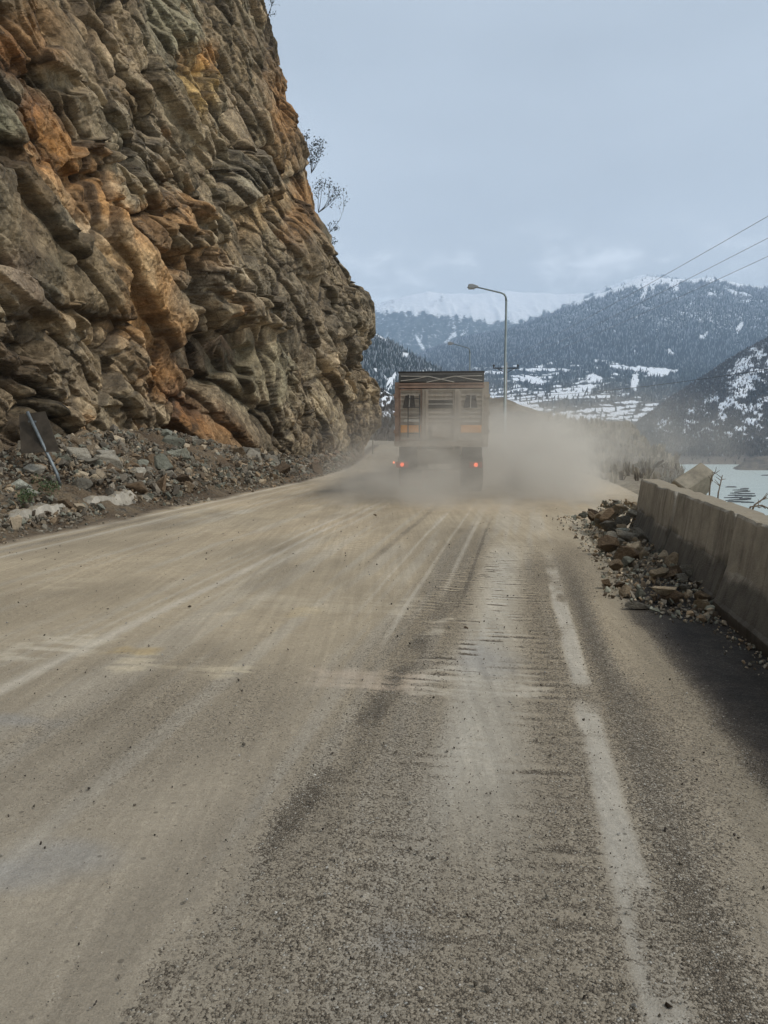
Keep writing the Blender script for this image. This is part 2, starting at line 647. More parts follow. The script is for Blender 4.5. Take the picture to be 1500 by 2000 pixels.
def build_road():
    us = np.concatenate([np.arange(-8.6, -2.6, .05), np.arange(-2.6, 1.9, .02), np.arange(1.9, 3.45, .06)])
    vs = [1.2]
    while vs[-1] < 42: vs.append(vs[-1] + max(vs[-1] * .004, .01))
    vs = np.concatenate([np.arange(-30, 1.0, .4), np.array(vs), np.arange(vs[-1] + .3, 130, .5)])
    U, Vv = np.meshgrid(us, vs, indexing='ij')
    wob = fbm(U / 2.5, Vv / 6, seed=31, oct=3)                 # tracks wander a little
    Uw = U + wob * .10
    nA = fbm(U / .9, Vv / 2.2, seed=33, oct=5)
    nB = fbm(U / .25, Vv / .5, seed=35, oct=4)
    nC = fbm(U / 3.0, Vv / 7.0, seed=37, oct=4)
    streak = fbm(U / .16, Vv / 5.0, seed=39, oct=4)            # drawn out along the road
    cross = fbm(U / .40, Vv / .09, seed=41, oct=4)             # drawn out across it

    def band(c, w, soft=.5):
        return sstep(w * (1 + soft), w * (1 - soft), np.abs(Uw - c))

    # washboard
    ph = fbm(U / .9, Vv / 1.3, seed=43, oct=3) * .75
    wave = np.sin(2 * np.pi * (Vv / .125 + ph + U * .10))
    wave = np.sign(wave) * np.abs(wave) ** .7
    waveL = np.sin(2 * np.pi * (Vv / .19 + ph * 1.3 + U * .35 + fbm(U / .3, Vv / .5, seed=44, oct=2) * .35))
    wb_amt = np.maximum(band(-.22, .5, .8), .6 * band(-.5, .3, .8) * sstep(4, 3, Vv)) * lerp(.85, 1.0, sstep(2.6, 4.2, Vv)) * (.12 + 1.1 * sstep(-.10, .30, fbm(U / .17, Vv / .15, seed=46, oct=4) + .25 * nC)) * sstep(1.6, 2.6, Vv) * sstep(15, 10, Vv) * sstep(-.45, .3, nA + .25)
    wl_amt = sstep(-7.0, -5.2, U) * sstep(-1.2, -1.8, U) * sstep(4.2, 6.5, Vv) * sstep(19, 13, Vv) * sstep(-.35, .35, nC + nA * .5)
    # dust cover, 0 bare chippings .. 1 powder
    dust = .86 + nA * .16 + nC * .12
    bare = sstep(-1.25, -.75, Uw) * sstep(14.5, 9.5, Vv + nA * 2)
    dust = dust - .08 - bare * (.23 + .22 * nA + .14 * nC)
    track = np.interp(Vv, [0, 1.85, 2.5, 4, 7, 12.5], [-1.2, -1.12, -1.03, -.84, -.64, -.3])
    tr = sstep(.12, .02, np.abs(Uw + .0 - track + nB * .05)) * sstep(13, 8, Vv)
    dust = dust - tr * (.22 + nB * .45 + nA * .2) * sstep(9, 3, Vv)
    dust = dust + band(-.13, .20, .9) * sstep(2.3, 4.0, Vv) * sstep(13, 10, Vv) * (.36 + .30 * wave * wb_amt + .15 * nA)
    dust = dust + band(-1.55, .35) * bare * .2
    edge = sstep(.095, .04, np.abs(U + wob * .03 + nB * .02 - .45)) * sstep(11.5, 8.5, Vv)     # worn white edge line
    edge = edge * sstep(-.6, .25, nB + nA * .25 + .15)
    dust = dust + edge * (.26 + nB * .3 + wave * .05)
    right = sstep(.62, .8, U) * sstep(11.5, 8.5, Vv)
    dust = dust + right * (.12 + nA * .25) - sstep(.52, .62, U) * sstep(.95, .7, U) * .12 * sstep(11, 8, Vv)
    dust = dust + wave * wb_amt * .26 * (1 + nB)
    dust = dust - sstep(3.6, 1.9, Vv) * .05 * sstep(-.9, -.3, U)
    wet = sstep(1.0, 1.25, U + nA * .13 + nB * .05 - np.interp(Vv, [3, 7.5, 9.5, 11], [.10, 0, .3, 1.2])) * sstep(12, 8.5, Vv)
    damp = sstep(.75, 1.2, U + nA * .2) * sstep(12, 8, Vv) * (1 - wet)
    dust = np.clip(dust * (1 - wet), 0, 1)
    # colour of the powder
    tint = np.broadcast_to(np.array([.405, .335, .235]), U.shape + (3,)).copy()
    tint = cmix(tint, np.array([.43, .345, .235]), sstep(-.2, .5, nC) * sstep(4, 9, Vv) * .8)
    tint = cmix(tint, np.array([.355, .31, .243]), sstep(7, 2, Vv) * .8)
    tint = cmix(tint, np.array([.40, .37, .315]), sstep(.05, .5, streak) * .35)
    tint = cmix(tint, np.array([.55, .525, .46]), band(-.13, .20, .9) * sstep(2.3, 4, Vv) * sstep(13, 10, Vv) * (.45 + .3 * wave * wb_amt))
    tint = cmix(tint, np.array([.50, .47, .41]), edge * .6)
    # long pale seam near the crown of the road and its twin, tyre lines behind the lorry
    for c, w, s_, a, b in ((-3.30, .05, .55, 3, 22), (-3.52, .025, .35, 4, 24), (-3.05, .03, .25, 6, 24), (-1.02, .022, .35, 5, 20), (-1.45, .02, .3, 6, 20), (-1.85, .05, -.3, 9, 22),
                           (-.72, .03, .3, 7, 19), (-.5, .02, -.3, 7, 18), (-7.45, .05, .5, 6, 60), (-7.2, .1, -.25, 6, 30), (-6.9, .05, .3, 7, 30)):
        m = sstep(w * 1.6, w * .5, np.abs(U + wob * .06 - c)) * sstep(a, a + 1.5, Vv) * sstep(b, b - 5, Vv) * sstep(-.6, .1, streak + .35)
        tgt = np.array([.56, .51, .43]) if s_ > 0 else np.array([.25, .215, .165])
        tint = cmix(tint, tgt, m * abs(s_))
        dust = np.clip(dust + m * .1 * np.sign(s_), 0, 1)
    # transverse patches of pale cracked filler
    for (u0, u1, v0, v1, col, st) in ((-3.9, -3.15, 4.85, 5.7, (.62, .55, .43), .85), (-2.95, -1.75, 4.88, 5.32, (.60, .51, .36), .9), (-1.45, -.62, 4.75, 5.2, (.55, .44, .34), .8),
                                      (-.6, .2, 4.75, 5.35, (.60, .55, .46), .75), (-3.1, -2.7, 5.25, 5.45, (.42, .30, .13), .9), (-.75, -.5, 6.2, 6.9, (.60, .53, .42), .8),
                                      (-6.1, -5.6, 15.3, 16.3, (.62, .58, .5), .85), (-5.3, -4.6, 7.4, 8.1, (.5, .42, .3), .5), (-6.9, -4.4, 14.5, 17.5, (.47, .38, .25), .6),
                                      (-2.7, -1.0, 6.9, 7.6, (.5, .43, .32), .5), (-2.05, -1.85, 6.65, 7.0, (.47, .37, .22), .7)):
        du = np.minimum(U - u0, u1 - U) / .12; dv = np.minimum(Vv - v0, v1 - Vv) / .10
        m = sstep(-.6, .8, np.minimum(du, dv) + nB * 1.2 + nA * .6) * sstep(-.25, .25, cross + .05 + nA * .5) * st * .62
        tint = cmix(tint, np.array(col), m); dust = np.clip(dust + m * .5, 0, 1)
    # bluish limy patches
    for (cu, cv, ru, rv) in ((-1.72, 2.62, .28, .16), (-2.84, 3.9, .3, .12), (-1.95, 2.45, .3, .12), (-.35, 2.35, .12, .1), (-.25, 5.6, .3, .5)):
        m = sstep(1.3, .3, np.hypot((U - cu) / ru, (Vv - cv) / rv) + nB * .5)
        tint = cmix(tint, np.array([.33, .32, .30]), m * .55)
    # asphalt swept clear by the lorry further on, brown soil by the scree
    sw = sstep(16, 22, Vv + nA * 2) * sstep(48, 34, Vv) * sstep(-6.6, -5.4, U) * sstep(-2.5, -3.6, U)
    tint = tint * (1 + .16 * nA + .14 * nC + .10 * nB + .10 * streak)[..., None]
    dust = np.clip(dust - sw * .2, 0, 1)
    tint = cmix(tint, np.array([.29, .24, .175]), sw * .2)
    soil = sstep(-7.35, -7.75, U + nA * .25 + nB * .1)
    tint = cmix(tint, np.array([.125, .095, .065]), soil)
    tint = cmix(tint, np.array([.26, .225, .165]), damp * .75)
    Z = (wave * wb_amt * .0065 + waveL * wl_amt * .0055 * (1 + nA) + nA * .006 + nB * .004 + streak * .003)
    Z = Z - tr * .008 + edge * .003 + soil * (.03 + nB * .03) - np.clip(np.abs(Vv - 25) - 200, 0, 1)
    Z = np.where(U > 2.6, Z - (U - 2.6) * .05, Z)
    x, y = road_pt(U, Vv)
    col = np.concatenate([tint, dust[..., None]], -1)
    me = grid_mesh("road", np.stack([x, y, Z], -1), True, {"tint": col, "wet": wet}, flip=True)
    k = NT("dusty_road")
    v = k.coord()
    a = k.attr("tint")
    w = k.attr("wet").outputs["Fac"]
    # chippings
    cellcol = k.voro(v, 125, 'F1', "Color")
    dist = k.voro(v, 125, 'F1', "Distance")
    sepc = k.new("SeparateColor"); k.set(sepc.inputs[0], cellcol)
    r1, r2 = sepc.outputs[0], sepc.outputs[1]
    stone = k.ramp(r1, [(0, (.095, .078, .058)), (.3, (.175, .146, .109)), (.65, (.25, .21, .158)), (.93, (.33, .285, .22)), (1, (.60, .57, .50))])
    stone = k.scale(stone, k.rng(dist, .15, .75, 1.1, .62))
    grain = k.noise(v, 160, 5, .75)
    med = k.noise(v, 26, 6, .7)
    big = k.noise(v, 5.5, 6, .65)
    powder = k.scale(a.outputs["Color"], k.math('MULTIPLY', k.rng(grain, .25, .75, .70, 1.28, False), k.rng(med, .3, .7, .86, 1.13, False)))
    powder = k.scale(powder, k.rng(big, .3, .7, .93, 1.07, False))
    lane = k.noise(k.mapping(v, (14, .30, 1), (0, 0, .172)), 1.0, 6, .7)
    powder = k.scale(powder, k.rng(lane, .32, .68, .86, 1.12, False))
    # cover threshold: stones poke through where the dust is thin
    thr = k.math('ADD', k.math('MULTIPLY', r2, .42), k.math('ADD', k.math('MULTIPLY', med, .50), k.math('ADD', k.math('MULTIPLY', big, .20), k.math('MULTIPLY', lane, .20))))
    cover = k.rng(k.math('SUBTRACT', k.math('MULTIPLY', a.outputs["Alpha"], 1.28), thr), -.12, .22)
    dry = k.mix(cover, stone, powder)
    # scattered dark crumbs lying on the powder
    crumb_c = k.voro(v, 17, 'F1', "Color"); crumb_d = k.voro(v, 17, 'F1', "Distance")
    s2 = k.new("SeparateColor"); k.set(s2.inputs[0], crumb_c)
    cr = k.math('MULTIPLY', k.math('GREATER_THAN', s2.outputs[0], .86), k.rng(crumb_d, .22, .14))
    dry = k.mix(k.math('MULTIPLY', cr, .55), dry, (.08, .068, .052))
    wetc = k.mix(.55, k.ramp(k.noise(v, 40, 6, .75), [(.3, (.016, .012, .011)), (.6, (.045, .035, .032)), (.8, (.10, .08, .068))]), k.scale(stone, k.rng(k.noise(v, 3, 5, .7), .35, .7, .2, .62)))
    c = k.mix(w, dry, wetc)
    h = k.math('ADD', k.math('MULTIPLY', grain, .35), k.math('ADD', k.math('MULTIPLY', dist, k.math('SUBTRACT', .0, k.math('SUBTRACT', 1.0, cover))), k.math('MULTIPLY', med, .9)))
    nm = k.bump(h, .012)
    o = link("road", me, k.done(c, k.math('SUBTRACT', .95, k.math('MULTIPLY', w, .22)), nm, spec=.25))
    tag(o, kind="structure")


build_road()

# ---- the rock cliff on the left
_cl = np.array([(-13.7, -24), (-7.8 + .151 * (8 - 15.6), 8), (-7.8, 15.6), (-1.72, 56), (-1.45, 59), (-1.5, 61.5), (-2.2, 64.5), (-4.5, 68), (-10, 72), (-34, 82)], float)
_cs = np.concatenate([[0], np.cumsum(np.hypot(*np.diff(_cl, axis=0).T))])
REC_Z = [-2, 0, 1.25, 4, 6.8, 9.6, 11.6, 13.2, 14.8, 16.8, 18.8, 22.4, 24.8, 26.8, 29.2, 32, 35.6, 46, 60]
REC_D = [0, 0, -.4, -.45, -.2, 0, .1, .9, 2.3, 2.9, 3.5, 4.2, 5, 5.6, 6.5, 6.8, 7.5, 10, 16]
REC_N = [0, 0, .1, .4, .8, 1.3, 1.8, 2.3, 2.8, 3.4, 3.9, 4.8, 5.4, 6, 6.6, 7.2, 8, 11, 16]


def cliff_base(s):
    x = np.interp(s, _cs, _cl[:, 0]); y = np.interp(s, _cs, _cl[:, 1])
    e = 1.2
    tx = np.interp(s + e, _cs, _cl[:, 0]) - np.interp(s - e, _cs, _cl[:, 0])
    ty = np.interp(s + e, _cs, _cl[:, 1]) - np.interp(s - e, _cs, _cl[:, 1])
    l = np.hypot(tx, ty)
    return x, y, ty / l, -tx / l


def build_cliff():
    ys = [14.0]
    while ys[-1] < 56: ys.append(ys[-1] + min(.027 * (ys[-1] / 20) ** 2, .085))
    s14 = np.interp(14.0, _cl[:, 1], _cs)
    s_at = np.interp(np.array(ys), _cl[:, 1], _cs)
    s = np.concatenate([np.arange(0, s14 - .2, .5), s_at, np.arange(s_at[-1] + .11, s_at[-1] + 14, .12), np.arange(s_at[-1] + 14.4, _cs[-1], .8)])
    z = np.concatenate([np.arange(-1, 16, .032), np.arange(16, 38, .062), np.arange(38, 60, .6)])
    Sx, Z = np.meshgrid(s, z, indexing='ij')
    bx, by, nx, ny = cliff_base(Sx)
    far = sstep(30, 54, by)
    rec = lerp(np.interp(Z, REC_Z, REC_N), np.interp(Z, REC_Z, REC_D), far)
    px, py = project(bx - nx * rec, by - ny * rec, Z)
    q = Sx
    # bedding dips down along the road
    ca, sa = math.cos(R(33)), math.sin(R(33))
    wx = fbm(q / 6, Z / 6, seed=51, oct=4) ; wy = fbm(q / 6, Z / 6, seed=53, oct=4)
    qa, za = q + wx * .22, Z + wy * .22
    A = qa * ca - za * sa          # along the beds
    B = qa * sa + za * ca          # across the beds
    fA = A + .035 * fbm(q / .3, Z / .3, seed=55, oct=3); fB = B + .03 * fbm(q / .3, Z / .3, seed=57, oct=3)
    f1, c1, e1 = chips(fA / 7.0, fB / 3.4, 61, 1.0)
    f2, c2, e2 = chips(fA / 2.5 + 5, fB / 1.6, 71, 1.0)
    f3, c3, e3 = chips(fA / .95, fB / .70 + 3, 81, 1.1)
    f4, c4, e4 = chips(fA / .36, fB / .30, 91, 1.1)
    f5, c5, e5 = facets((q + .1 * wx) / .15, (Z + .1 * wy) / .13, 95, .55)
    g1, k1, w1 = bricks(fA, fB, 5.5, 2.3, 161, .6, .5)
    g2, k2, w2 = bricks(fA + .3 * wx, fB, 1.8, 1.15, 171, .6, -.35)
    g3, k3, w3 = bricks(fA, fB + .1 * wy, .62, .42, 181, .6, .6)
    rough = np.clip(.55 + 1.5 * fbm(A / 6.5, B / 3.2, seed=59, oct=4), .10, 1.35)   # massive here, shattered there
    big = fbm(q / 14, Z / 14, seed=63, oct=3)
    saw = np.mod(B / 2.3 + .25 * wx, 1.0)
    led = (1 - saw) * sstep(0, .06, saw)
    saw2 = np.mod(B / .75 + .4 * wy + c2 * .5, 1.0)
    led2 = (1 - saw2) * sstep(0, .10, saw2)
    D = big * .45 + f1 * .58 + g1 * .34 + f2 * .29 * (.35 + rough) + g2 * .20 * rough + f3 * .13 * (.2 + rough)
    D -= .34 * sstep(.13, .0, w1) * np.clip(rough, .4, 1) + .10 * sstep(.05, .0, w2) * rough
    D += led * .05 * sstep(.0, .5, fbm(q / 5, Z / 5, seed=65, oct=3) + .3) + led2 * .0 * rough
    D += fbm(q / .5, Z / .5, seed=67, oct=4, ridged=True) * .012 * rough + fbm(q / 1.8, Z / 1.8, seed=68, oct=4) * .02
    D -= .16 * sstep(.10, .0, e1) + .10 * sstep(.09, .0, e2) * rough
    for cx, cy, rx, ry, am, rot in ((440, 690, 80, 48, -.8, 15), (480, 612, 85, 30, .7, 10), (490, 350, 45, 62, .75, 20), (440, 560, 70, 40, .5, 25), (208, 300, 26, 36, .55, 30), (195, 330, 26, 40, -.4, 30),
                                    (558, 612, 32, 24, .65, 30), (690, 640, 40, 65, .5, 0), (60, 560, 110, 30, .4, 33), (60, 690, 75, 90, -.5, 20), (270, 600, 60, 150, .3, -32), (130, 150, 60, 20, -.5, 30),
                                    (15, 280, 40, 26, -.5, 40), (330, 460, 60, 22, .5, 28), (395, 430, 60, 20, .5, 35), (150, 830, 40, 60, .4, -20), (250, 830, 60, 40, -.3, 0), (600, 480, 40, 60, .5, 0), (702, 612, 26, 45, .6, 0), (712, 700, 22, 22, -.6, 0), (722, 790, 22, 50, .4, 0), (650, 540, 25, 20, -.4, 30)):
        c_, s_ = math.cos(R(rot)), math.sin(R(rot))
        a_, b_ = (px - cx) * c_ + (py - cy) * s_, -(px - cx) * s_ + (py - cy) * c_
        D += am * (.75 * sstep(1.02, .90, np.hypot(a_ / rx, b_ / ry) + .9 * (c2 - .5) + .3 * (c3 - .5)) + .25 * sstep(1.2, .5, np.hypot(a_ / rx, b_ / ry))) * (by > 5)
    calm = lerp(1.0, .85, far)
    D *= calm * sstep(-1.5, 2.0, Z) * .9 + .1
    # beyond the corner and above the crest keep clear of the outline
    for _ in range(2):                                     # take the stair-steps off the slanting joints
        if _ == 1:
            gs = np.gradient(D, s, axis=0); gz_ = np.gradient(D, z, axis=1)
            flat = 1 / (1 + (gs * gs + gz_ * gz_) / .5)
            D += flat * calm * (g3 * .07 * rough + f4 * .06 * (.2 + rough) + f5 * .012 + .010 * fbm(q / .16, Z / .12, seed=69, oct=3)) - .04 * flat * calm * sstep(.02, 0, w3) * rough
            kk = 12.0
        else:
            kk = 7.0
        D[1:-1] = (D[:-2] + kk * D[1:-1] + D[2:]) / (kk + 2)
        D[:, 1:-1] = (D[:, :-2] + kk * D[:, 1:-1] + D[:, 2:]) / (kk + 2)
    D = np.clip(D - .25, -2.8, 1.9)
    D = np.minimum(D, lerp(1.7, .85, sstep(50, 57, by)))
    X = bx + nx * (D - rec); Y = by + ny * (D - rec)
    Zo = Z
    # cap: run back from the crest
    # ---- rock colours, with shade of the cracks and one hollow painted in
    base = np.array([.205, .165, .115])
    pal = np.array([[.16, .145, .115], [.23, .195, .145], [.27, .215, .145], [.135, .115, .085], [.185, .18, .145], [.22, .175, .125], [.29, .25, .19], [.12, .105, .08]])
    T = pal[(c1 * 7.99).astype(int)]
    T = cmix(T, pal[(c2 * 7.99).astype(int)], np.full(q.shape, .55))
    T = cmix(T, pal[(k1 * 7.99).astype(int)], np.full(q.shape, .45))
    T = cmix(T, pal[(k2 * 7.99).astype(int)], .45 * np.clip(rough, 0, 1))
    T = cmix(T, pal[(c3 * 7.99).astype(int)], .25 * np.clip(rough, 0, 1))
    ora = np.array([.30, .16, .06]); tan = np.array([.34, .25, .15]); gry = np.array([.185, .175, .15]); dk = np.array([.085, .068, .052]); cream = np.array([.46, .42, .34]); grn = np.array([.16, .175, .14]); rust = np.array([.19, .082, .033])
    ng = fbm(q / 1.6, Z / 1.6, seed=73, oct=6, rough=.62); ng2 = fbm(A / 2.2, B / .45, seed=75, oct=5, rough=.6)
    for cx, cy, rx, ry, rot, col, st in (
            (80, 60, 90, 70, 30, ora, .6), (45, 110, 60, 40, 30, rust, .6), (100, 220, 40, 45, 0, rust, .8), (120, 265, 70, 60, 30, ora, .75), (140, 290, 60, 50, 20, ora, .9), (180, 360, 90, 45, 35, ora, .85), (200, 400, 90, 30, 35, tan, .8),
            (250, 440, 90, 40, 45, ora, .7), (270, 520, 60, 45, 50, tan, .7), (310, 600, 80, 70, 55, tan, .85), (330, 640, 110, 65, 55, ora, .62), (360, 730, 50, 55, 50, ora, .8), (350, 520, 40, 70, 60, ora, .6),
            (330, 420, 60, 40, 30, ora, .6), (395, 110, 40, 35, 0, ora, .9), (390, 180, 30, 70, 0, np.array([.30, .2, .06]), .6), (420, 800, 60, 40, 45, rust, .8), (440, 840, 70, 30, 30, ora, .6),
            (560, 210, 26, 120, -10, ora, .75), (545, 350, 40, 90, 20, tan, .8), (600, 400, 30, 90, 25, ora, .7), (500, 420, 35, 60, 20, tan, .6), (620, 910, 60, 14, 0, ora, .8),
            (160, 620, 40, 40, 20, tan, .8), (170, 650, 60, 40, 10, cream, .45), (80, 370, 25, 60, -30, tan, .6), (300, 280, 60, 60, 0, gry, .7), (250, 90, 110, 120, 0, np.array([.25, .205, .15]), .8), (340, 50, 60, 110, 0, grn, .6),
            (490, 340, 40, 60, 20, gry, .9), (600, 600, 110, 130, 20, np.array([.165, .15, .125]), .7), (480, 540, 70, 35, 20, cream, .55), (400, 420, 20, 26, 40, cream, .9), (230, 450, 40, 25, 30, cream, .5),
            (690, 640, 40, 80, 0, gry, .55), (60, 680, 100, 90, 20, dk, .9), (440, 690, 80, 50, 10, dk, .8), (60, 540, 80, 50, 30, np.array([.15, .125, .11]), .8), (20, 220, 50, 60, 0, grn, .7), (120, 540, 30, 50, 30, grn, .5), (40, 820, 40, 60, 0, dk, .5),  # dk over the brushwood hollow puts its shade into the tint
            (380, 560, 40, 60, 0, gry, .7), (520, 720, 70, 80, 0, np.array([.165, .17, .13]), .6), (640, 790, 80, 60, 0, np.array([.20, .185, .145]), .6), (220, 740, 40, 50, 0, np.array([.24, .2, .15]), .6), (540, 60, 20, 120, 0, dk, .8), (600, 250, 25, 60, 25, dk, .6)):
        c_, s_ = math.cos(R(rot)), math.sin(R(rot))
        a_, b_ = (px - cx) * c_ + (py - cy) * s_, -(px - cx) * s_ + (py - cy) * c_
        m = sstep(1.35, .35, np.hypot(a_ / rx, b_ / ry) + ng * .45 + ng2 * .2 + (c3 - .5) * .3) * st * .85 * (by > 5)
        T = cmix(T, col, m)
    T = cmix(T, ora, sstep(.38, .66, ng) * .5 * sstep(45, 25, by))
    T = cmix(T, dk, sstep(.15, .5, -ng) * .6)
    lg = fbm(q / 5, Z / 4, seed=77, oct=4)
    T = T * (1 + .38 * lg)[..., None]
    T = cmix(T, cream, sstep(.45, .65, ng2) * .35)
    T = T * np.array([1.12, .99, .81])
    crk_shade = np.maximum(np.maximum(sstep(.045, .012, e1), .9 * sstep(.07, .02, e2) * sstep(.1, .5, rough)), np.maximum(.8 * sstep(.10, .03, e3) * sstep(.3, .8, rough), .8 * sstep(.07, .02, w1)))
    T = cmix(T, np.array([.05, .04, .03]), crk_shade * .75)  # joint edges darkened in the tint as painted crevice shade
    T *= 1.12 * (1 + .40 * (c4[..., None] - .5) + .45 * (c3[..., None] - .5) + .6 * (c2[..., None] - .5) + .3 * (k2[..., None] - .5))
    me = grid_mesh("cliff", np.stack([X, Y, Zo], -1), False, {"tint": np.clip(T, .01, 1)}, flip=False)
    k = NT("fractured_rock")
    v = k.coord()
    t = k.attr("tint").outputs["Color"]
    vr_ = k.mapping(v, (1, 1, 1.25), (R(-33), 0, 0))
    n1 = k.noise(vr_, 2.2, 10, .68, .25); n2_ = k.noise(v, 11, 8, .7); n3 = k.noise(vr_, 22, 6, .7, .15)
    c = k.scale(t, k.math('MULTIPLY', k.rng(n1, .28, .72, .62, 1.4, False), k.math('MULTIPLY', k.rng(n2_, .3, .7, .66, 1.36, False), k.rng(n3, .3, .7, .8, 1.22, False))))
    crack = k.voro(k.mapping(k.mix(.12, v, k.new("TexNoise").outputs["Color"]), (1, 1, 1.4), (R(-33), 0, 0)), 1.1, 'DISTANCE_TO_EDGE')
    c = k.mix(k.rng(crack, .016, .0, 0, .4), c, (.05, .04, .03))
    fc = []
    for sc_, am in ((2.6, .55), (7.5, .26)):
        vo = k.new("TexVoronoi", feature='F1'); k.set(vo.inputs["Vector"], k.mapping(vr_, (1, .8, 1.3), loc=(sc_, 0, 0))); vo.inputs["Scale"].default_value = sc_
        sx_ = k.new("SeparateColor"); k.set(sx_.inputs[0], vo.outputs["Color"])
        df = k.new("VectorMath", operation='SUBTRACT'); k.set(df.inputs[0], k.mapping(vr_, (1, .8, 1.3), loc=(sc_, 0, 0))); k.set(df.inputs[1], vo.outputs["Position"])
        rc = k.new("VectorMath", operation='SUBTRACT'); k.set(rc.inputs[0], vo.outputs["Color"]); rc.inputs[1].default_value = (.5, .5, .5)
        dp = k.new("VectorMath", operation='DOT_PRODUCT'); k.set(dp.inputs[0], df.outputs[0]); k.set(dp.inputs[1], rc.outputs[0])
        fc.append(k.math('MULTIPLY', k.math('ADD', k.math('MULTIPLY', dp.outputs["Value"], 3.2 * sc_), sx_.outputs[0]), am))
    h = k.math('ADD', k.math('ADD', fc[0], fc[1]), k.math('ADD', k.math('MULTIPLY', n1, .03), k.math('ADD', k.math('MULTIPLY', n2_, .12), k.math('MULTIPLY', n3, .14))))
    nm = k.bump(h, .09)
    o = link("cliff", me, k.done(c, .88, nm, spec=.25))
    tag(o, kind="structure")


build_cliff()


# ---- scree apron between cliff and road
HC_Y = [0, 8, 12, 15, 17, 20, 23, 27, 33, 40, 50, 62]
HC_H = [.5, .6, .7, .95, 1.3, 1.6, 1.75, 1.35, .75, .5, .6, .7]


def talus_z(t, y):
    return np.interp(y, HC_Y, HC_H) * (np.clip(t, 0, 1) ** 1.15)


def build_talus():
    yv = np.concatenate([np.arange(0, 12, .3), np.arange(12, 40, .08), np.arange(40, 66, .2)])
    t = np.linspace(0, 1.25, 90)
    Yv, T = np.meshgrid(yv, t, indexing='ij')
    ex, ey = road_pt(np.full(Yv.shape, -7.75), Yv)
    bs = np.interp(Yv, _cl[:, 1], _cs)
    bx, by, nx, ny = cliff_base(bs)
    X = lerp(ex, bx - .15, T); Y = lerp(ey, by, T)
    n = fbm(X / .8, Y / .8, seed=101, oct=5); n2_ = fbm(X / .2, Y / .2, seed=103, oct=3)
    Z = talus_z(T, Yv) + (n * .22 + n2_ * .09) * sstep(0, .35, T) + .012
    c = cmix(np.array([.125, .088, .055]), np.array([.20, .15, .095]), sstep(-.3, .5, n))
    c = cmix(c, np.array([.21, .11, .05]), sstep(22, 30, Yv) * sstep(0, .5, n2_ + n) * .7)
    me = grid_mesh("scree_slope", np.stack([X, Y, Z], -1), True, {"tint": c}, flip=True)
    k = NT("scree_soil")
    v = k.coord()
    cc = k.voro(v, 16, 'F1', "Color"); d = k.voro(v, 16, 'F1', "Distance")
    s_ = k.new("SeparateColor"); k.set(s_.inputs[0], cc)
    st = k.scale(k.ramp(s_.outputs[0], [(0, (.06, .05, .04)), (.5, (.16, .135, .1)), (1, (.32, .29, .23))]), k.rng(d, .1, .7, 1.1, .4))
    c = k.mix(k.rng(k.noise(v, 3, 6, .7), .48, .68), k.scale(k.attr("tint").outputs["Color"], k.rng(k.noise(v, 30, 6, .7), .3, .7, .6, 1.4, False)), st)
    o = link("scree_slope", me, k.done(c, .93, k.bump(k.math('ADD', k.noise(v, 14, 8, .7), k.math('MULTIPLY', d, -.6)), .08)))
    tag(o, kind="structure")


build_talus()

# ------------------------------------------------------------------ lake and mountains
LAKE = -40.0


def build_lake():
    b = MB()
    vs = [b.bm.verts.new(Vector(p)) for p in ((-1500, -600, LAKE), (4200, -600, LAKE), (4200, 3400, LAKE), (-1500, 3400, LAKE))]
    b.bm.faces.new(vs)
    k = NT("lake_water")
    v = k.coord()
    n = k.noise(k.mapping(v, (.02, .05, 1)), 1.0, 8, .7)
    c = k.mix(k.rng(n, .35, .65), (.40, .445, .405), (.45, .49, .445))
    nm = k.bump(k.noise(k.mapping(v, (.5, 1.2, 1)), 1.0, 5, .65), .12, .6)
    tag(b.build("lake", k.done(c, .42, nm, spec=.28)), kind="structure")


build_lake()


def mountain_mat(name, rock, forest, fscale, snow=(.82, .84, .87)):
    """tint alpha = snow cover; fine breakup is added here"""
    k = NT(name)
    v = k.coord()
    a = k.attr("tint")
    n = k.noise(v, fscale, 8, .72)
    n2_ = k.noise(k.mapping(v, (1, 1, .22)), fscale * 3.2, 5, .7)
    s = k.rng(k.math('ADD', a.outputs["Alpha"], k.math('MULTIPLY', k.math('SUBTRACT', k.math('ADD', n, n2_), 1.0), 1.35)), .40, .66)
    g = k.scale(a.outputs["Color"], k.rng(n2_, .3, .7, .6, 1.45, False))
    c = k.mix(s, g, k.scale(snow, k.rng(n, .3, .7, .92, 1.04, False)) if False else (*snow, 1))
    return k.done(c, .9, k.bump(n, 6.0 / max(fscale * 100, .2), .6), spec=.1)


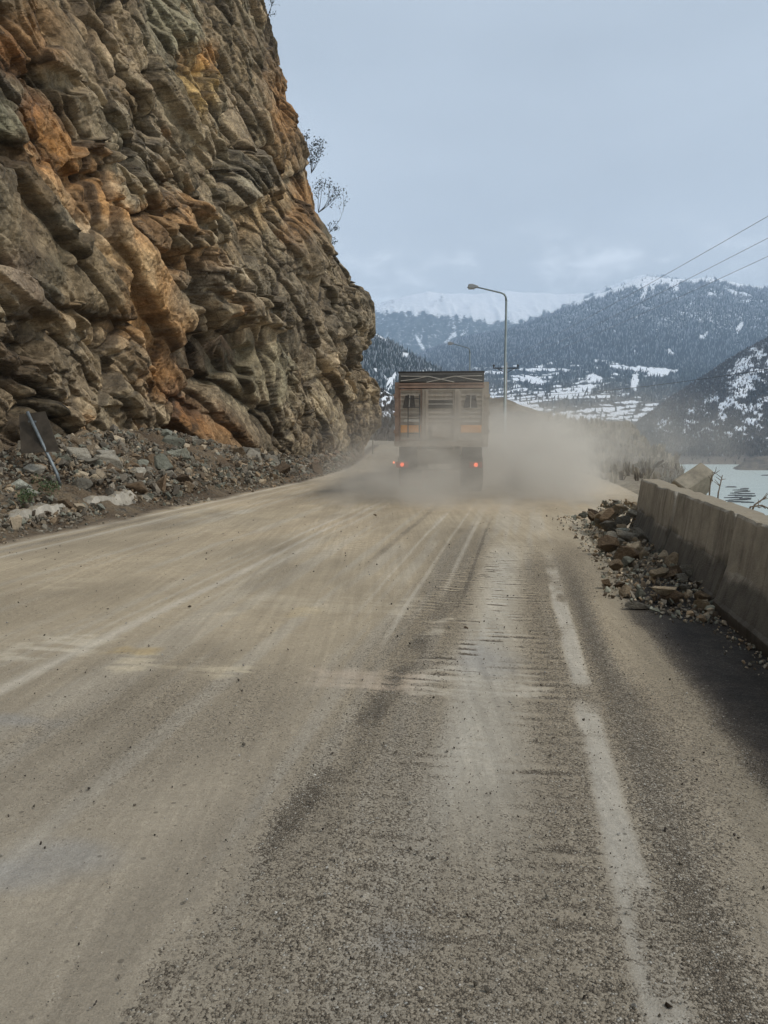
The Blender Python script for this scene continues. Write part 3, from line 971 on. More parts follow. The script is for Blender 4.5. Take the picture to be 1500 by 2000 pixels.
def ridge(name, crest, D, Df, zf, back, n=(420, 150), amp=12.0, nsc=120.0, pw=1.0, gully=0.0, seed=200, zback=None, paint=None, mat=None, dcurve=None, kind="structure"):
    cx = [c[0] for c in crest]; cy = [c[1] for c in crest]
    pxs = np.linspace(cx[0], cx[-1], n[0])
    crestpy = np.interp(pxs, cx, cy)
    t = np.concatenate([np.linspace(0, 1, n[1]), np.linspace(1.02, 1.6, 24)])
    P, T = np.meshgrid(pxs, t, indexing='ij')
    Cp = np.repeat(crestpy[:, None], len(t), 1)
    Xr = (P - 750) / FOC
    Yu = (1000 - Cp) / FOC
    dy = cp + Yu * sp; dz = -sp + Yu * cp
    Dc = D if dcurve is None else np.interp(P, dcurve[0], dcurve[1])
    zc = EYE + dz / dy * Dc
    Y = np.where(T <= 1, Df + (Dc - Df) * np.clip(T, 0, 1), Dc + (T - 1) * back)
    zb = zf if zback is None else zback
    Z = np.where(T <= 1, zf + (zc - zf) * np.clip(T, 0, 1) ** pw, zc + (zb - zc) * np.clip((T - 1) / .6, 0, 1) ** 1.2)
    X = Xr / dy * Y
    nz = fbm(X / nsc, Y / nsc, seed=seed, oct=6, rough=.55)
    rd = fbm(X / (nsc * .55), Y / (nsc * 2.2), seed=seed + 3, oct=5, ridged=True)
    win = sstep(0, .25, T) * np.where(T < 1, 1 - .72 * sstep(.7, 1.0, T), .4)
    Z = Z + (nz * amp + rd * gully) * win
    pxx, pyy = project(X, Y, Z)
    col = paint(X, Y, Z, T, pxx, pyy, nz, rd)
    me = grid_mesh(name, np.stack([X, Y, Z], -1), True, {"tint": col}, flip=True)
    o = link(name, me, mat)
    tag(o, kind=kind)
    return X, Y, Z, T, pxx, pyy, col


def blob(px, py, cx, cy, rx, ry, n, k=.5, rot=0):
    c_, s_ = math.cos(R(rot)), math.sin(R(rot))
    a_, b_ = (px - cx) * c_ + (py - cy) * s_, -(px - cx) * s_ + (py - cy) * c_
    return sstep(1.25, .6, np.hypot(a_ / rx, b_ / ry) + n * k)


def rgba(col, s):
    return np.concatenate([np.broadcast_to(np.asarray(col), s.shape + (3,)) if np.ndim(col) == 1 else col, s[..., None]], -1)


GREEN = np.array([.030, .042, .038])
BROWN = np.array([.085, .066, .052])


def paint_far(X, Y, Z, T, px, py, nz, rd):
    line = np.interp(px, [700, 760, 850, 900, 960, 1010, 1060, 1110, 1180, 1240, 1320, 1400, 1500], [622, 618, 620, 624, 630, 626, 612, 596, 570, 556, 552, 560, 566])
    s = sstep(10, -10, py - line + nz * 14 + fbm(px / 9, py / 30, seed=301, oct=4) * 12)
    for a, b, c, d, w in ((782, 622, 812, 660, 3.5), (832, 622, 822, 664, 4), (812, 655, 828, 682, 7), (886, 620, 888, 655, 6.5), (888, 650, 872, 668, 6), (940, 628, 900, 655, 3), (1010, 624, 1016, 640, 4)):
        tt = np.clip(((px - a) * (c - a) + (py - b) * (d - b)) / ((c - a) ** 2 + (d - b) ** 2), 0, 1)
        s = np.maximum(s, .62 * sstep(w * 1.5, w * .2, np.hypot(px - a - tt * (c - a), py - b - tt * (d - b)) + nz * 4 + rd * 2))
    s = np.maximum(s, .33)
    rocky = sstep(.25, .5, rd) * sstep(640, 560, py) * .5
    return rgba(GREEN * 1.3, np.clip(s - rocky, 0, 1))


def paint_forest(X, Y, Z, T, px, py, nz, rd):
    f = fbm(px / 14, py / 14, seed=303, oct=5)
    top = np.interp(px, [780, 1000, 1090, 1130, 1180, 1240, 1262, 1310, 1350, 1385, 1400, 1440, 1500, 1600], [600, 610, 606, 596, 578, 560, 562, 556, 552, 540, 548, 560, 566, 580])
    s = .33 + .20 * sstep(690, 580, py) + f * .05
    s = np.maximum(s, sstep(7, -5, py - top + f * 8))
    s = np.maximum(s, sstep(12, 0, py - np.interp(px, [1000, 1100, 1180, 1240, 1300, 1400, 1500], [640, 600, 578, 558, 553, 546, 562]) + f * 12 + rd * 5) * .8 * sstep(1080, 1120, px))
    for cx, cy, rx, ry, rot in ((1258, 575, 5, 16, 20), (1275, 562, 5, 12, 30), (1322, 562, 4, 10, 20), (1240, 690, 4, 8, -20), (1310, 690, 6, 10, -40), (1370, 660, 7, 10, 20), (1378, 655, 4, 14, 35), (1445, 640, 5, 14, 30), (1388, 575, 6, 5, 0), (1430, 570, 16, 4, 15), (1450, 574, 16, 4, 10), (1090, 668, 4, 6, 0)):
        s = np.maximum(s, blob(px, py, cx, cy, rx, ry, f, .5, rot) * .85)
    lo = sstep(640, 705, py)
    return rgba(cmix(GREEN * 1.25, GREEN * .9, lo), np.clip(s - lo * .10, 0, 1))


def paint_valley(X, Y, Z, T, px, py, nz, rd):
    f = fbm(px / 16, py / 5, seed=305, oct=5)
    g = fbm(px / 6, py / 3, seed=307, oct=4)
    s = np.full(px.shape, .22)
    fields = sstep(-.12, .12, f + .18 - sstep(772, 735, py) * .35 - sstep(1200, 1260, px) * sstep(790, 760, py) * 1.2)
    ter = sstep(.25, .6, np.abs(np.mod(py / 7.5 + nz * 1.5 + px / 90 + g * .25, 1) - .5) * 2)   # hedge and wall lines of the terraces
    s = np.maximum(s, fields * (.25 + .75 * ter))
    for cx, cy, rx, ry, rot in ((1160, 738, 17, 8, 15), (1150, 755, 20, 5, -5), (1265, 722, 62, 6, 4), (1290, 728, 36, 7, -6), (1240, 745, 8, 20, 5), (1040, 742, 26, 8, 10), (1110, 770, 50, 7, -6), (1010, 790, 40, 7, 8), (1120, 815, 70, 6, 0), (1180, 800, 40, 5, 0), (1060, 722, 60, 3, 0)):
        s = np.maximum(s, blob(px, py, cx, cy, rx, ry, g, .55, rot) * .95)
    wood = blob(px, py, 1118, 790, 55, 12, g, .6, -3)
    s = s * (1 - wood * .75)
    s = np.where(px > 1380, np.minimum(s, .25), s)
    return rgba(cmix(GREEN * .95, BROWN * .8, sstep(735, 790, py) * .6), s)


def paint_wood(X, Y, Z, T, px, py, nz, rd):
    f = fbm(px / 12, py / 12, seed=309, oct=5)
    s = np.full(px.shape, .30)
    s = np.maximum(s, sstep(.0, .35, f + .1) * blob(px, py, 815, 705, 52, 24, f, .6, 36) * .9)
    for cx, cy, rx, ry, rot in ((740, 658, 22, 3, 28), (760, 752, 5, 16, 15), (752, 738, 3, 12, -30), (735, 722, 7, 5, 0), (768, 740, 4, 16, 20)):
        s = np.maximum(s, blob(px, py, cx, cy, rx, ry, f, .4, rot) * .95)
    return rgba(GREEN * 1.1, s)


def paint_near(X, Y, Z, T, px, py, nz, rd):
    f = fbm(px / 10, py / 7, seed=311, oct=5)
    s = sstep(-.15, .35, f + .12) * .68 * sstep(.35, .75, T) + .06
    s = np.maximum(s, blob(px, py, 742, 757, 28, 4, f, .5, 27) * .95)
    s = np.maximum(s, blob(px, py, 1020, 798, 50, 5, f, .7, 20) * .75)
    return rgba(cmix(BROWN * .85, np.array([.06, .058, .048]), sstep(-.2, .4, nz)), s)


def paint_right(X, Y, Z, T, px, py, nz, rd):
    f = fbm(px / 15, py / 11, seed=313, oct=6, rough=.6)
    h = sstep(905, 860, py)
    edge = np.interp(px, [1180, 1230, 1290, 1350, 1400, 1450, 1500, 1700], [880, 842, 800, 772, 742, 708, 680, 600])
    s = sstep(-.10, .32, f + .02) * sstep(0, 34, py - edge) * sstep(885, 835, py + f * 20 - (px - 1350) * .06) * .85
    s = np.maximum(s, blob(px, py, 1460, 705, 55, 14, f, 1.3, -38) * .66)
    s = np.maximum(s, blob(px, py, 1455, 745, 32, 14, f, 1.2, -30) * .66)
    s = np.maximum(s, blob(px, py, 1330, 830, 45, 4, f, .5, -35) * .5)
    col = cmix(BROWN * .62, BROWN * 1.05, sstep(-.3, .4, f) )
    col = cmix(np.array([.15, .12, .09]), col, sstep(906, 888, py + f * 5))          # bare drawdown band above the water
    return rgba(col, s * .95 * h + .04)


def paint_spit(X, Y, Z, T, px, py, nz, rd):
    f = fbm(px / 12, py / 6, seed=315, oct=5)
    return rgba(cmix(np.array([.14, .115, .085]), np.array([.075, .062, .05]), sstep(-.2, .3, f)), np.full(px.shape, .02))


MTN = mountain_mat("snowy_slopes", None, None, .02)
MTN_N = mountain_mat("snowy_scrub", None, None, .17)
LY = {}
LY["far"] = ridge("snow_mountain", [(300, 640), (500, 640), (640, 630), (700, 612), (722, 600), (760, 588), (805, 574), (835, 569), (868, 579), (905, 571), (955, 573), (1000, 570), (1050, 576), (1095, 579), (1140, 574), (1190, 560), (1220, 547), (1248, 538), (1300, 541), (1400, 560), (1600, 600), (1900, 640)],
                  7600, 5600, 300, 3000, (520, 170), 70, 700, 1.0, 85, 401, 200, paint_far, MTN)
LY["forest"] = ridge("forested_mountain", [(500, 800), (700, 745), (790, 712), (830, 692), (900, 664), (1000, 643), (1060, 622), (1120, 596), (1180, 573), (1220, 556), (1240, 547), (1258, 542), (1300, 544), (1340, 548), (1365, 543), (1388, 541), (1420, 550), (1460, 556), (1500, 560), (1600, 590), (1900, 660), (2200, 700)],
                     5200, 3250, 250, 2200, (560, 170), 40, 420, 1.0, 34, 411, 200, paint_forest, MTN)
LY["valley"] = ridge("valley_slope", [(500, 760), (800, 735), (950, 712), (1050, 706), (1150, 702), (1300, 700), (1500, 715), (1800, 740)],
                     3350, 1550, -46, 400, (460, 190), 12, 260, .85, 6, 421, 200, paint_valley, MTN)
LY["wood"] = ridge("wooded_hill", [(250, 420), (450, 500), (600, 566), (660, 602), (708, 638), (740, 655), (770, 672), (800, 690), (840, 711), (870, 728), (920, 766), (980, 802), (1050, 845), (1100, 872), (1140, 890)],
                   1500, 850, -46, 900, (360, 150), 14, 160, 1.0, 8, 431, -46, paint_wood, MTN_N)
LY["right"] = ridge("lakeside_hill", [(1120, 916), (1150, 897), (1185, 868), (1222, 838), (1250, 820), (1300, 783), (1350, 748), (1400, 717), (1440, 691), (1500, 658), (1600, 600), (1800, 500), (2200, 380)],
                    1700, 1095, -44, 1200, (400, 190), 12, 120, 1.0, 10, 441, -46, paint_right, MTN_N)
LY["near"] = ridge("snow_flecked_ridge", [(450, 600), (600, 672), (680, 722), (720, 747), (765, 772), (800, 776), (860, 768), (920, 770), (955, 778), (985, 792), (1020, 808), (1052, 823), (1084, 838), (1120, 858), (1170, 892), (1210, 925)],
                   480, 240, -22, 260, (380, 130), 3.2, 34, .9, 2.0, 451, -45, paint_near, MTN_N)
LY["spit"] = ridge("lake_spit", [(1425, 917), (1440, 910), (1456, 899), (1480, 892), (1500, 890), (1560, 886), (1700, 872), (1900, 850)],
                   985, 915, -42, 60, (160, 50), 1.2, 16, .7, 1.2, 461, -42, paint_spit, MTN_N)


def cone_proto(k=5, snow=False):
    V = [(math.cos(2 * math.pi * i / k) * .5, math.sin(2 * math.pi * i / k) * .5, 0.0) for i in range(k)] + [(0, 0, 1.0)]
    return np.array(V), np.array([[i, (i + 1) % k, k] for i in range(k)])


def brush_proto(seed, k=9):
    rr = np.random.default_rng(seed)
    V, F = [], []
    for i in range(k):
        a = rr.uniform(0, 6.28); l = rr.uniform(.6, 1.0); o = rr.uniform(0, .35)
        tip = np.array([math.cos(a) * o * 1.6, math.sin(a) * o * 1.6, l])
        b = np.array([math.cos(a) * .12, math.sin(a) * .12, -.1]); s_ = np.array([-math.sin(a), math.cos(a), 0]) * rr.uniform(.05, .11)
        n = len(V); V += [b - s_, b + s_, tip + s_ * .6, tip - s_ * .6]; F += [[n, n + 1, n + 2], [n, n + 2, n + 3]]
    return np.array(V), np.array(F)


def scatter(name, layer, count, hmin, hmax, wr, seed, accept, col, protos, snowy, mat, label, cat):
    X, Y, Z, T, px, py, c = LY[layer]
    rr = np.random.default_rng(seed)
    n0, n1 = X.shape
    I = rr.uniform(0, n0 - 1.001, count * 5); J = rr.uniform(0, n1 - 26, count * 5)
    i, j = I.astype(int), J.astype(int); fi, fj = I - i, J - j

    def bil(A):
        return (A[i, j] * (1 - fi) + A[i + 1, j] * fi) * (1 - fj) + (A[i, j + 1] * (1 - fi) + A[i + 1, j + 1] * fi) * fj
    x, y, z, pxx, pyy, sn = bil(X), bil(Y), bil(Z), bil(px), bil(py), bil(c[..., 3])
    p = accept(pxx, pyy, sn)
    keep = (rr.uniform(size=len(x)) < p) & (pxx > 560) & (pxx < 1700)
    idx = np.nonzero(keep)[0][:count]
    k = len(idx)
    h = rr.uniform(hmin, hmax, k)
    M = rotmats(rr, k, False) * np.stack([h * wr, h * wr, h], -1)[:, None, :]
    which = rr.integers(0, len(protos), k)
    base = col[rr.integers(0, len(col), k)] * rr.uniform(.7, 1.3, (k, 1))
    alt = np.clip((z[idx] - z[idx].min()) / max(np.ptp(z[idx]), 1), 0, 1)
    fr = rr.uniform(0, 1, k) < snowy * (.4 + 1.6 * alt)

    def cols(ix, V):
        b = np.repeat(base[ix][:, None, :], len(V), 1)
        m = (V[:, 2] > .5)[None, :, None] & fr[ix][:, None, None]
        return np.where(m, np.array([.50, .53, .57]), b)
    V, F, Cc = stamp(protos, which, M, np.stack([x[idx], y[idx], z[idx] - .02 * h], -1), cols)
    o = link(name, raw_mesh(name, V, F, 3, False, {"tint": Cc}), mat)
    tag(o, label, cat, kind="stuff")


km = NT("far_trees")
TREE = km.done(km.attr("tint").outputs["Color"], .95, spec=.05)
CON = [cone_proto(5), cone_proto(4)]
BR = [brush_proto(s) for s in range(4)]
GC = np.array([[.030, .042, .044], [.038, .050, .050], [.050, .058, .060]])
BC = np.array([[.075, .058, .046], [.10, .08, .062], [.05, .042, .036], [.13, .105, .08]])
scatter("mountain_forest", "forest", 42000, 16, 30, .30, 1, lambda a, b, s: np.where(s > .6, .04, 1.0), GC, CON, .36, TREE, "snow dusted dark conifer forest covering the blue mountainside behind the street lamp", "forest")
scatter("valley_woods", "valley", 9000, 8, 20, .36, 2, lambda a, b, s: np.where(s > .5, .03, 1.0) * np.where(b > 775, .45, 1), GC, CON, .12, TREE, "dark conifers and hedges between snowy terraced fields in the valley", "woods")
scatter("hill_forest", "wood", 15000, 6, 12, .36, 3, lambda a, b, s: np.where(s > .55, .12, 1.0), GC * 1.3, CON, .3, TREE, "snowy conifer wood on the hillside between the cliff and the truck", "forest")
scatter("hillside_scrub", "right", 24000, 2.5, 6, .8, 4, lambda a, b, s: np.where(s > .55, .22, 1.0) * np.where(b > 892, .05, 1), BC * .85, BR, .05, TREE, "bare brown scrub growing on the snow patched slope above the lake", "scrub")
scatter("ridge_scrub", "near", 5200, 1.2, 3.2, .8, 5, lambda a, b, s: np.where(s > .7, .45, 1.0), BC * .9, BR, .06, TREE, "leafless scrub on the snow flecked ridge on both sides of the truck", "scrub")

# ------------------------------------------------------------------ things
RNG = np.random.default_rng(7)
random.seed(7)


def concrete_mat(name, col, streak=1.0, damp=0.0, seed=0.0):
    """local z is height; rain streaks run down it, damp rises from the foot"""
    k = NT(name)
    v = k.coord()
    se = k.new("SeparateXYZ"); k.set(se.inputs[0], v)
    n = k.noise(k.mapping(v, (1, 1, 1), loc=(seed, 0, 0)), 3.0, 8, .65)
    st = k.noise(k.mapping(v, (5.5, 5.5, .35), loc=(seed, 3, 0)), 1.6, 6, .62)
    fine = k.noise(v, 60, 5, .7)
    c = k.mix(k.math('MULTIPLY', k.rng(st, .45, .68), .62 * streak), col, tuple(q * .42 for q in col))
    c = k.mix(k.math('MULTIPLY', k.rng(st, .40, .30), .35 * streak), c, (.40, .36, .29))
    c = k.scale(c, k.math('MULTIPLY', k.rng(n, .3, .7, .72, 1.28, False), k.rng(fine, .3, .7, .86, 1.12, False)))
    if damp:
        edge = k.math('ADD', se.outputs[2], k.math('MULTIPLY', k.math('SUBTRACT', k.noise(k.mapping(v, (1, 1, 1), loc=(seed, 7, 0)), .8, 6, .62), .5), -.6))
        d = k.rng(edge, .47, .36)
        c = k.mix(k.math('MULTIPLY', d, damp), c, k.scale((*(q * .30 for q in col), 1) if False else c, .34))
        foot = k.rng(k.math('ADD', se.outputs[2], k.math('MULTIPLY', n, .12)), .24, .08)
        c = k.mix(k.math('MULTIPLY', foot, .7), c, (.05, .036, .025))
    dust = k.new("NewGeometry")
    sn = k.new("SeparateXYZ"); k.set(sn.inputs[0], dust.outputs["Normal"])
    c = k.mix(k.math('MULTIPLY', k.rng(k.math('ADD', sn.outputs[2], k.math('MULTIPLY', n, .3)), .85, 1.1), .8), c, (.30, .25, .175))
    nm = k.bump(k.math('ADD', k.math('MULTIPLY', n, 1.0), k.math('MULTIPLY', fine, .5)), .03)
    return k.done(c, .9, nm, spec=.25)


def rock_mat(name, a, b, c):
    k = NT(name)
    v = k.coord()
    oi = k.new("ObjectInfo").outputs["Random"]
    n = k.noise(k.mapping(v, (1, 1, 2.2)), 2.2, 9, .68, .5)
    col = k.ramp(k.math('ADD', k.math('MULTIPLY', n, .75), k.math('MULTIPLY', k.math('SUBTRACT', oi, .5), .45)), [(.15, a), (.45, b), (.7, c)])
    col = k.scale(col, k.math('MULTIPLY', k.rng(k.noise(v, 14, 6, .7), .3, .7, .75, 1.25, False), k.rng(oi, 0, 1, .8, 1.25, False)))
    return k.done(col, .92, k.bump(k.noise(v, 5, 9, .7), .12), spec=.2)


M_ROCK = {"tan": rock_mat("tan_rock", (.24, .175, .11), (.42, .33, .22), (.55, .46, .33)),
          "grey": rock_mat("grey_rock", (.16, .145, .115), (.30, .27, .215), (.45, .415, .34)),
          "green": rock_mat("greenish_rock", (.15, .15, .115), (.28, .28, .225), (.42, .42, .355)),
          "brown": rock_mat("brown_rock", (.10, .07, .045), (.20, .14, .085), (.29, .205, .13))}


def rock_proto(seed, sx=1.0, sy=.85, sz=.65, planes=11, sub=3):
    V, F = hull_proto(seed, 9 + seed % 5, 1.0)
    V = V - V.mean(0)
    V = V / np.abs(V).max(0) * np.array([sx, sy, sz]) * .5
    bm = bmesh.new()
    vs = [bm.verts.new(p) for p in V]
    for f in F: bm.faces.new([vs[i] for i in f])
    bmesh.ops.dissolve_limit(bm, angle_limit=R(12), verts=bm.verts, edges=bm.edges)
    bmesh.ops.bevel(bm, geom=list(bm.edges), offset=.022, segments=1, affect='EDGES', clamp_overlap=True)
    bmesh.ops.triangulate(bm, faces=bm.faces)
    bmesh.ops.subdivide_edges(bm, edges=[e for e in bm.edges if e.calc_length() > .16], cuts=2, use_grid_fill=True)
    for v in bm.verts:
        v.co += v.co.normalized() * float(fbm(np.array([v.co.x * 6 + seed]), np.array([v.co.y * 6]), np.array([v.co.z * 6]), seed=seed, oct=3)[0]) * .02
    me = bpy.data.meshes.new("rock")
    bm.to_mesh(me); bm.free()
    return me


def rock_proto_round(seed, sx=1.0, sy=.85, sz=.65, planes=11, sub=3):
    rr = np.random.default_rng(seed)
    bm = bmesh.new()
    bmesh.ops.create_icosphere(bm, subdivisions=sub, radius=1.0)
    N = rr.normal(size=(planes, 3)); N /= np.linalg.norm(N, axis=1, keepdims=True)
    H = rr.uniform(.50, .80, planes)
    V = np.array([v.co[:] for v in bm.verts])
    dt = V @ N.T
    rad = np.where(dt > .05, H / np.maximum(dt, .05), 9).min(1)
    rad = np.minimum(rad, 1.15)
    n = fbm(V[:, 0] * 2 + seed, V[:, 1] * 2, V[:, 2] * 2, seed=seed, oct=4) * .025
    V = V * (rad + n)[:, None] * np.array([sx, sy, sz]) * .5
    for v, p in zip(bm.verts, V): v.co = p
    me = bpy.data.meshes.new("rock")
    bm.to_mesh(me); bm.free()
    return me


PROTO = [rock_proto(1000 + i, 1, random.uniform(.65, .95), random.uniform(.45, .85), random.randint(13, 19)) for i in range(14)]
_rock_src = {}


def place_rock(p, size, kind, label, cat="rock", group=None, rot=None, shape=None, name="rock", sz=(1, 1, 1)):
    i = shape if shape is not None else int(RNG.integers(0, len(PROTO)))
    key = (i, kind)
    if key not in _rock_src:
        me = PROTO[i].copy(); me.materials.clear(); me.materials.append(M_ROCK[kind])
        _rock_src[key] = me
    o = bpy.data.objects.new(name, _rock_src[key])
    C.objects.link(o)
    o.location = p
    o.rotation_euler = rot if rot is not None else (RNG.uniform(-.5, .5), RNG.uniform(-.5, .5), RNG.uniform(0, 6.28))
    o.scale = (size * sz[0], size * sz[1], size * sz[2])
    return tag(o, label, cat, group)


# ---- concrete barrier
def barrier_mesh(L, seed, chip=0.0):
    """profile swept along x with a few cuts so edges can be chipped"""
    prof = [(-.32, 0), (-.32, .10), (-.30, .13), (-.215, .40), (-.205, .425), (-.145, .895), (-.13, .92), (.13, .92), (.145, .895), (.205, .425), (.215, .40), (.30, .13), (.32, .10), (.32, 0)]
    xs = np.linspace(-L / 2, L / 2, int(L / .08))
    xs = np.concatenate([[xs[0]], [xs[0] + .035], xs[1:-1], [xs[-1] - .035], [xs[-1]]])
    bm = bmesh.new()
    rings = []
    for i, x in enumerate(xs):
        end = i in (0, len(xs) - 1)
        ring = []
        for j, (y, z) in enumerate(prof):
            k = .93 if end else 1.0
            n = float(vnoise(np.array([x * 5 + seed]), np.array([j * 1.7]), seed=seed)[0]) * .006
            n2 = float(vnoise(np.array([x * 9 + seed]), np.array([j * .5]), seed=seed + 5)[0])
            top = z > .88
            zz = z * (k if z > .1 else 1) + (n * 1.5 - max(n2 - .35, 0) * .05 if top else 0)
            ring.append(bm.verts.new((x, y * k + n, zz)))
        rings.append(ring)
    m = len(prof)
    for a, b in zip(rings, rings[1:]):
        for j in range(m):
            bm.faces.new((a[j], a[(j + 1) % m], b[(j + 1) % m], b[j]))
    bm.faces.new(rings[0][::-1]); bm.faces.new(rings[-1])
    bmesh.ops.recalc_face_normals(bm, faces=bm.faces)
    me = bpy.data.meshes.new("concrete_barrier")
    bm.to_mesh(me); bm.free()
    return me


for i, (va, vb, lab, ds, dn) in enumerate(((10.46, 13.5, "farthest concrete barrier block at the broken end, its foot hidden by the rock pile", .9, -.012),
                                           (7.69, 10.38, "middle concrete barrier block with a dark damp foot above the fallen rocks", .95, .0),
                                           (4.05, 7.60, "nearest concrete barrier block cut off by the right edge of the photo", .95, .012))):
    vm_ = (va + vb) / 2
    x, y = road_pt(2.17, vm_)
    o = link("concrete_barrier", barrier_mesh(vb - va, 20 + i), concrete_mat("barrier_concrete", (.42, .385, .325), 1.0, ds, i * 4.3), None, (x, y, 0))
    o.rotation_euler = (0, 0, math.pi / 2 - .172 + dn)
    tag(o, lab, "barrier", "concrete barrier blocks along the drop")
# toppled piece beyond the end
b = MB()
b.prism([(-.24, -.22), (.24, -.22), (.20, .10), (.15, .30), (-.15, .30), (-.20, .10)], 0, -.40, .40)
p = at(1346, 950, 14.6)
o = b.build("barrier_fragment", concrete_mat("fragment_concrete", (.30, .265, .205), .5, 0, 9.1), bevel=.02, loc=p)
o.rotation_euler = (R(38), R(-24), R(28))
tag(o, "toppled concrete block lying askew behind the end of the barrier", "concrete block")

# ---- broken kerb wall by the scree
for lab, va, vb, h, sd in (("long low broken concrete kerb in front of the fallen sign", 11.7, 13.9, .46, 3), ("short chipped whitish concrete kerb piece beside the scree", 14.2, 15.95, .44, 4)):
    nx_ = 26
    bm = bmesh.new()
    rings = []
    for i in range(nx_):
        f = i / (nx_ - 1)
        x = (f - .5) * (vb - va)
        fall = min(sstep(-.02, .12, f), sstep(1.02, .80, f)) if True else 1
        top = h * (.30 + .70 * float(fall)) + .16 * float(fbm(np.array([x * 2.6]), np.array([sd * 1.0]), seed=sd, oct=4)[0])
        ring = [(x, -.16, -.2), (x, -.15, top * .55), (x, -.10, top * .97), (x, -.02, top), (x, .14, top * .96), (x, .2, -.2)]
        rings.append([bm.verts.new((q[0], q[1] + random.uniform(-.03, .03) + .08 * float(vnoise(np.array([x * 2.1]), np.array([q[2] * 3]), seed=sd + 4)[0]), q[2] + random.uniform(-.025, .025))) for q in ring])
    for a, b_ in zip(rings, rings[1:]):
        for j in range(6):
            bm.faces.new((a[j], a[(j + 1) % 6], b_[(j + 1) % 6], b_[j]))
    bm.faces.new(rings[0][::-1]); bm.faces.new(rings[-1])
    bmesh.ops.recalc_face_normals(bm, faces=bm.faces)
    me = bpy.data.meshes.new("kerb"); bm.to_mesh(me); bm.free()
    x, y = road_pt(-8.5, (va + vb) / 2)
    o = link("concrete_kerb", me, concrete_mat("kerb_concrete", (.44, .40, .33), .5, 0, sd * 2.0), None, (x, y, -.06))
    o.rotation_euler = (R(-8), R(3 if sd == 3 else -4), math.pi / 2 - .172 + (.05 if sd == 3 else -.09))
    tag(o, lab, "kerb", "broken kerb pieces")

# ---- fallen road sign, its back to the road
sg = empty("road_sign", at(112, 925, 15.6), "fallen road sign leaning on the cliff, blank dark back and grey post outward", "road sign")
base = Vector(sg.location)
M_SIGN = mat_plain("sign_back", (.075, .062, .047), .6, .3, .35, 5)
M_GALV = mat_plain("galvanised_steel", (.19, .215, .225), .5, .5, .25, 9)
c4 = [at(37, 810, 15.95) - base, at(88, 803, 15.95) - base, at(117, 881, 15.62) - base, at(41, 886, 15.62) - base]
b = MB()
nrm = (c4[1] - c4[0]).cross(c4[3] - c4[0]).normalized()
if nrm.y > 0: nrm = -nrm
fr = [b.bm.verts.new(q) for q in c4]; bk = [b.bm.verts.new(q - nrm * .006) for q in c4]
b.bm.faces.new(fr); b.bm.faces.new(bk[::-1])
for i in range(4): b.bm.faces.new((fr[i], fr[(i + 1) % 4], bk[(i + 1) % 4], bk[i]))
b.build("sign_panel", M_SIGN, sg)
top_ = at(55, 806, 15.85) - base
MB().tube([Vector((0.05, 0, -.25)), Vector((0, 0, 0)) + nrm * .03, top_ + nrm * .035], .034, 10).build("post", M_GALV, sg, smooth=True)
for f in (.45, .85):
    q = top_ * f + nrm * .012
    MB().box(q, (.16, .02, .035)).build("clamp", M_GALV, sg)

# ---- steel post at the end of the cliff
q = at(728, 872, 63.0)
o = MB().tube([(0, 0, -.6), (0, 0, 4.3)], [.05, .045], 8).build("steel_post", mat_plain("pale_post", (.42, .42, .40), .5, .3), loc=(q.x, q.y, q.z), smooth=True)
tag(o, "thin pale steel post standing at the far foot of the cliff", "post")


# ---- street lamps
def lamp_post(px, ytop, Y, H, arm_px, head_dy, label, first=True):
    topz = at(px, ytop, Y).z
    x = at(px, ytop, Y).x
    root = empty("street_lamp", (x, Y, topz - H), label, "street lamp", "street lamps along the road")
    L = arm_px / FOC * Y
    rise = head_dy / FOC * Y
    mat = M_LAMP
    MB().tube([(0, 0, -1.2), (0, 0, 1.2), (0, 0, 1.25), (0, 0, H - .55)], [.14, .13, .10, .075], 12).build("pole", mat, root, smooth=True)
    MB().box((0, 0, .02), (.4, .4, .04)).build("base_plate", mat, root)
    pts = [(0, 0, H - .56), (-.03, 0, H - .3), (-.14, 0, H - .1), (-.36, 0, H), (-L * .55, 0, H + rise * .55), (-L + .55, 0, H + rise * .85)]
    MB().tube(pts, [.072, .068, .062, .055, .05, .045], 10).build("arm", mat, root, smooth=True)
    b = MB()
    b.prism([(-L - .02, H + rise * .88 - .06), (-L + .06, H + rise * 1.0 + .10), (-L + .30, H + rise * 1.0 + .12), (-L + .72, H + rise * .86 + .05), (-L + .72, H + rise * .86 - .05), (-L + .25, H + rise * .80 - .10)], 1, -.15, .15)
    hd = b.build("lamp_head", M_HEAD, root, bevel=.02)
    MB().box((-L + .26, 0, H + rise * .80 - .10), (.42, .22, .05)).build("lens", M_LENS, hd)
    return root


M_LAMP = mat_plain("lamp_steel", (.20, .235, .235), .45, .4, .15, 3)
M_HEAD = mat_plain("lamp_housing", (.30, .31, .31), .5, .2)
M_LENS = mat_plain("lamp_lens", (.45, .45, .42), .2)
lamp_post(989, 572, 54.0, 12.0, 74, 13, "tall grey street lamp right of the truck, nearest to the camera")
lamp_post(918, 679, 90.0, 12.0, 43, 9, "smaller farther street lamp showing above the truck roof")

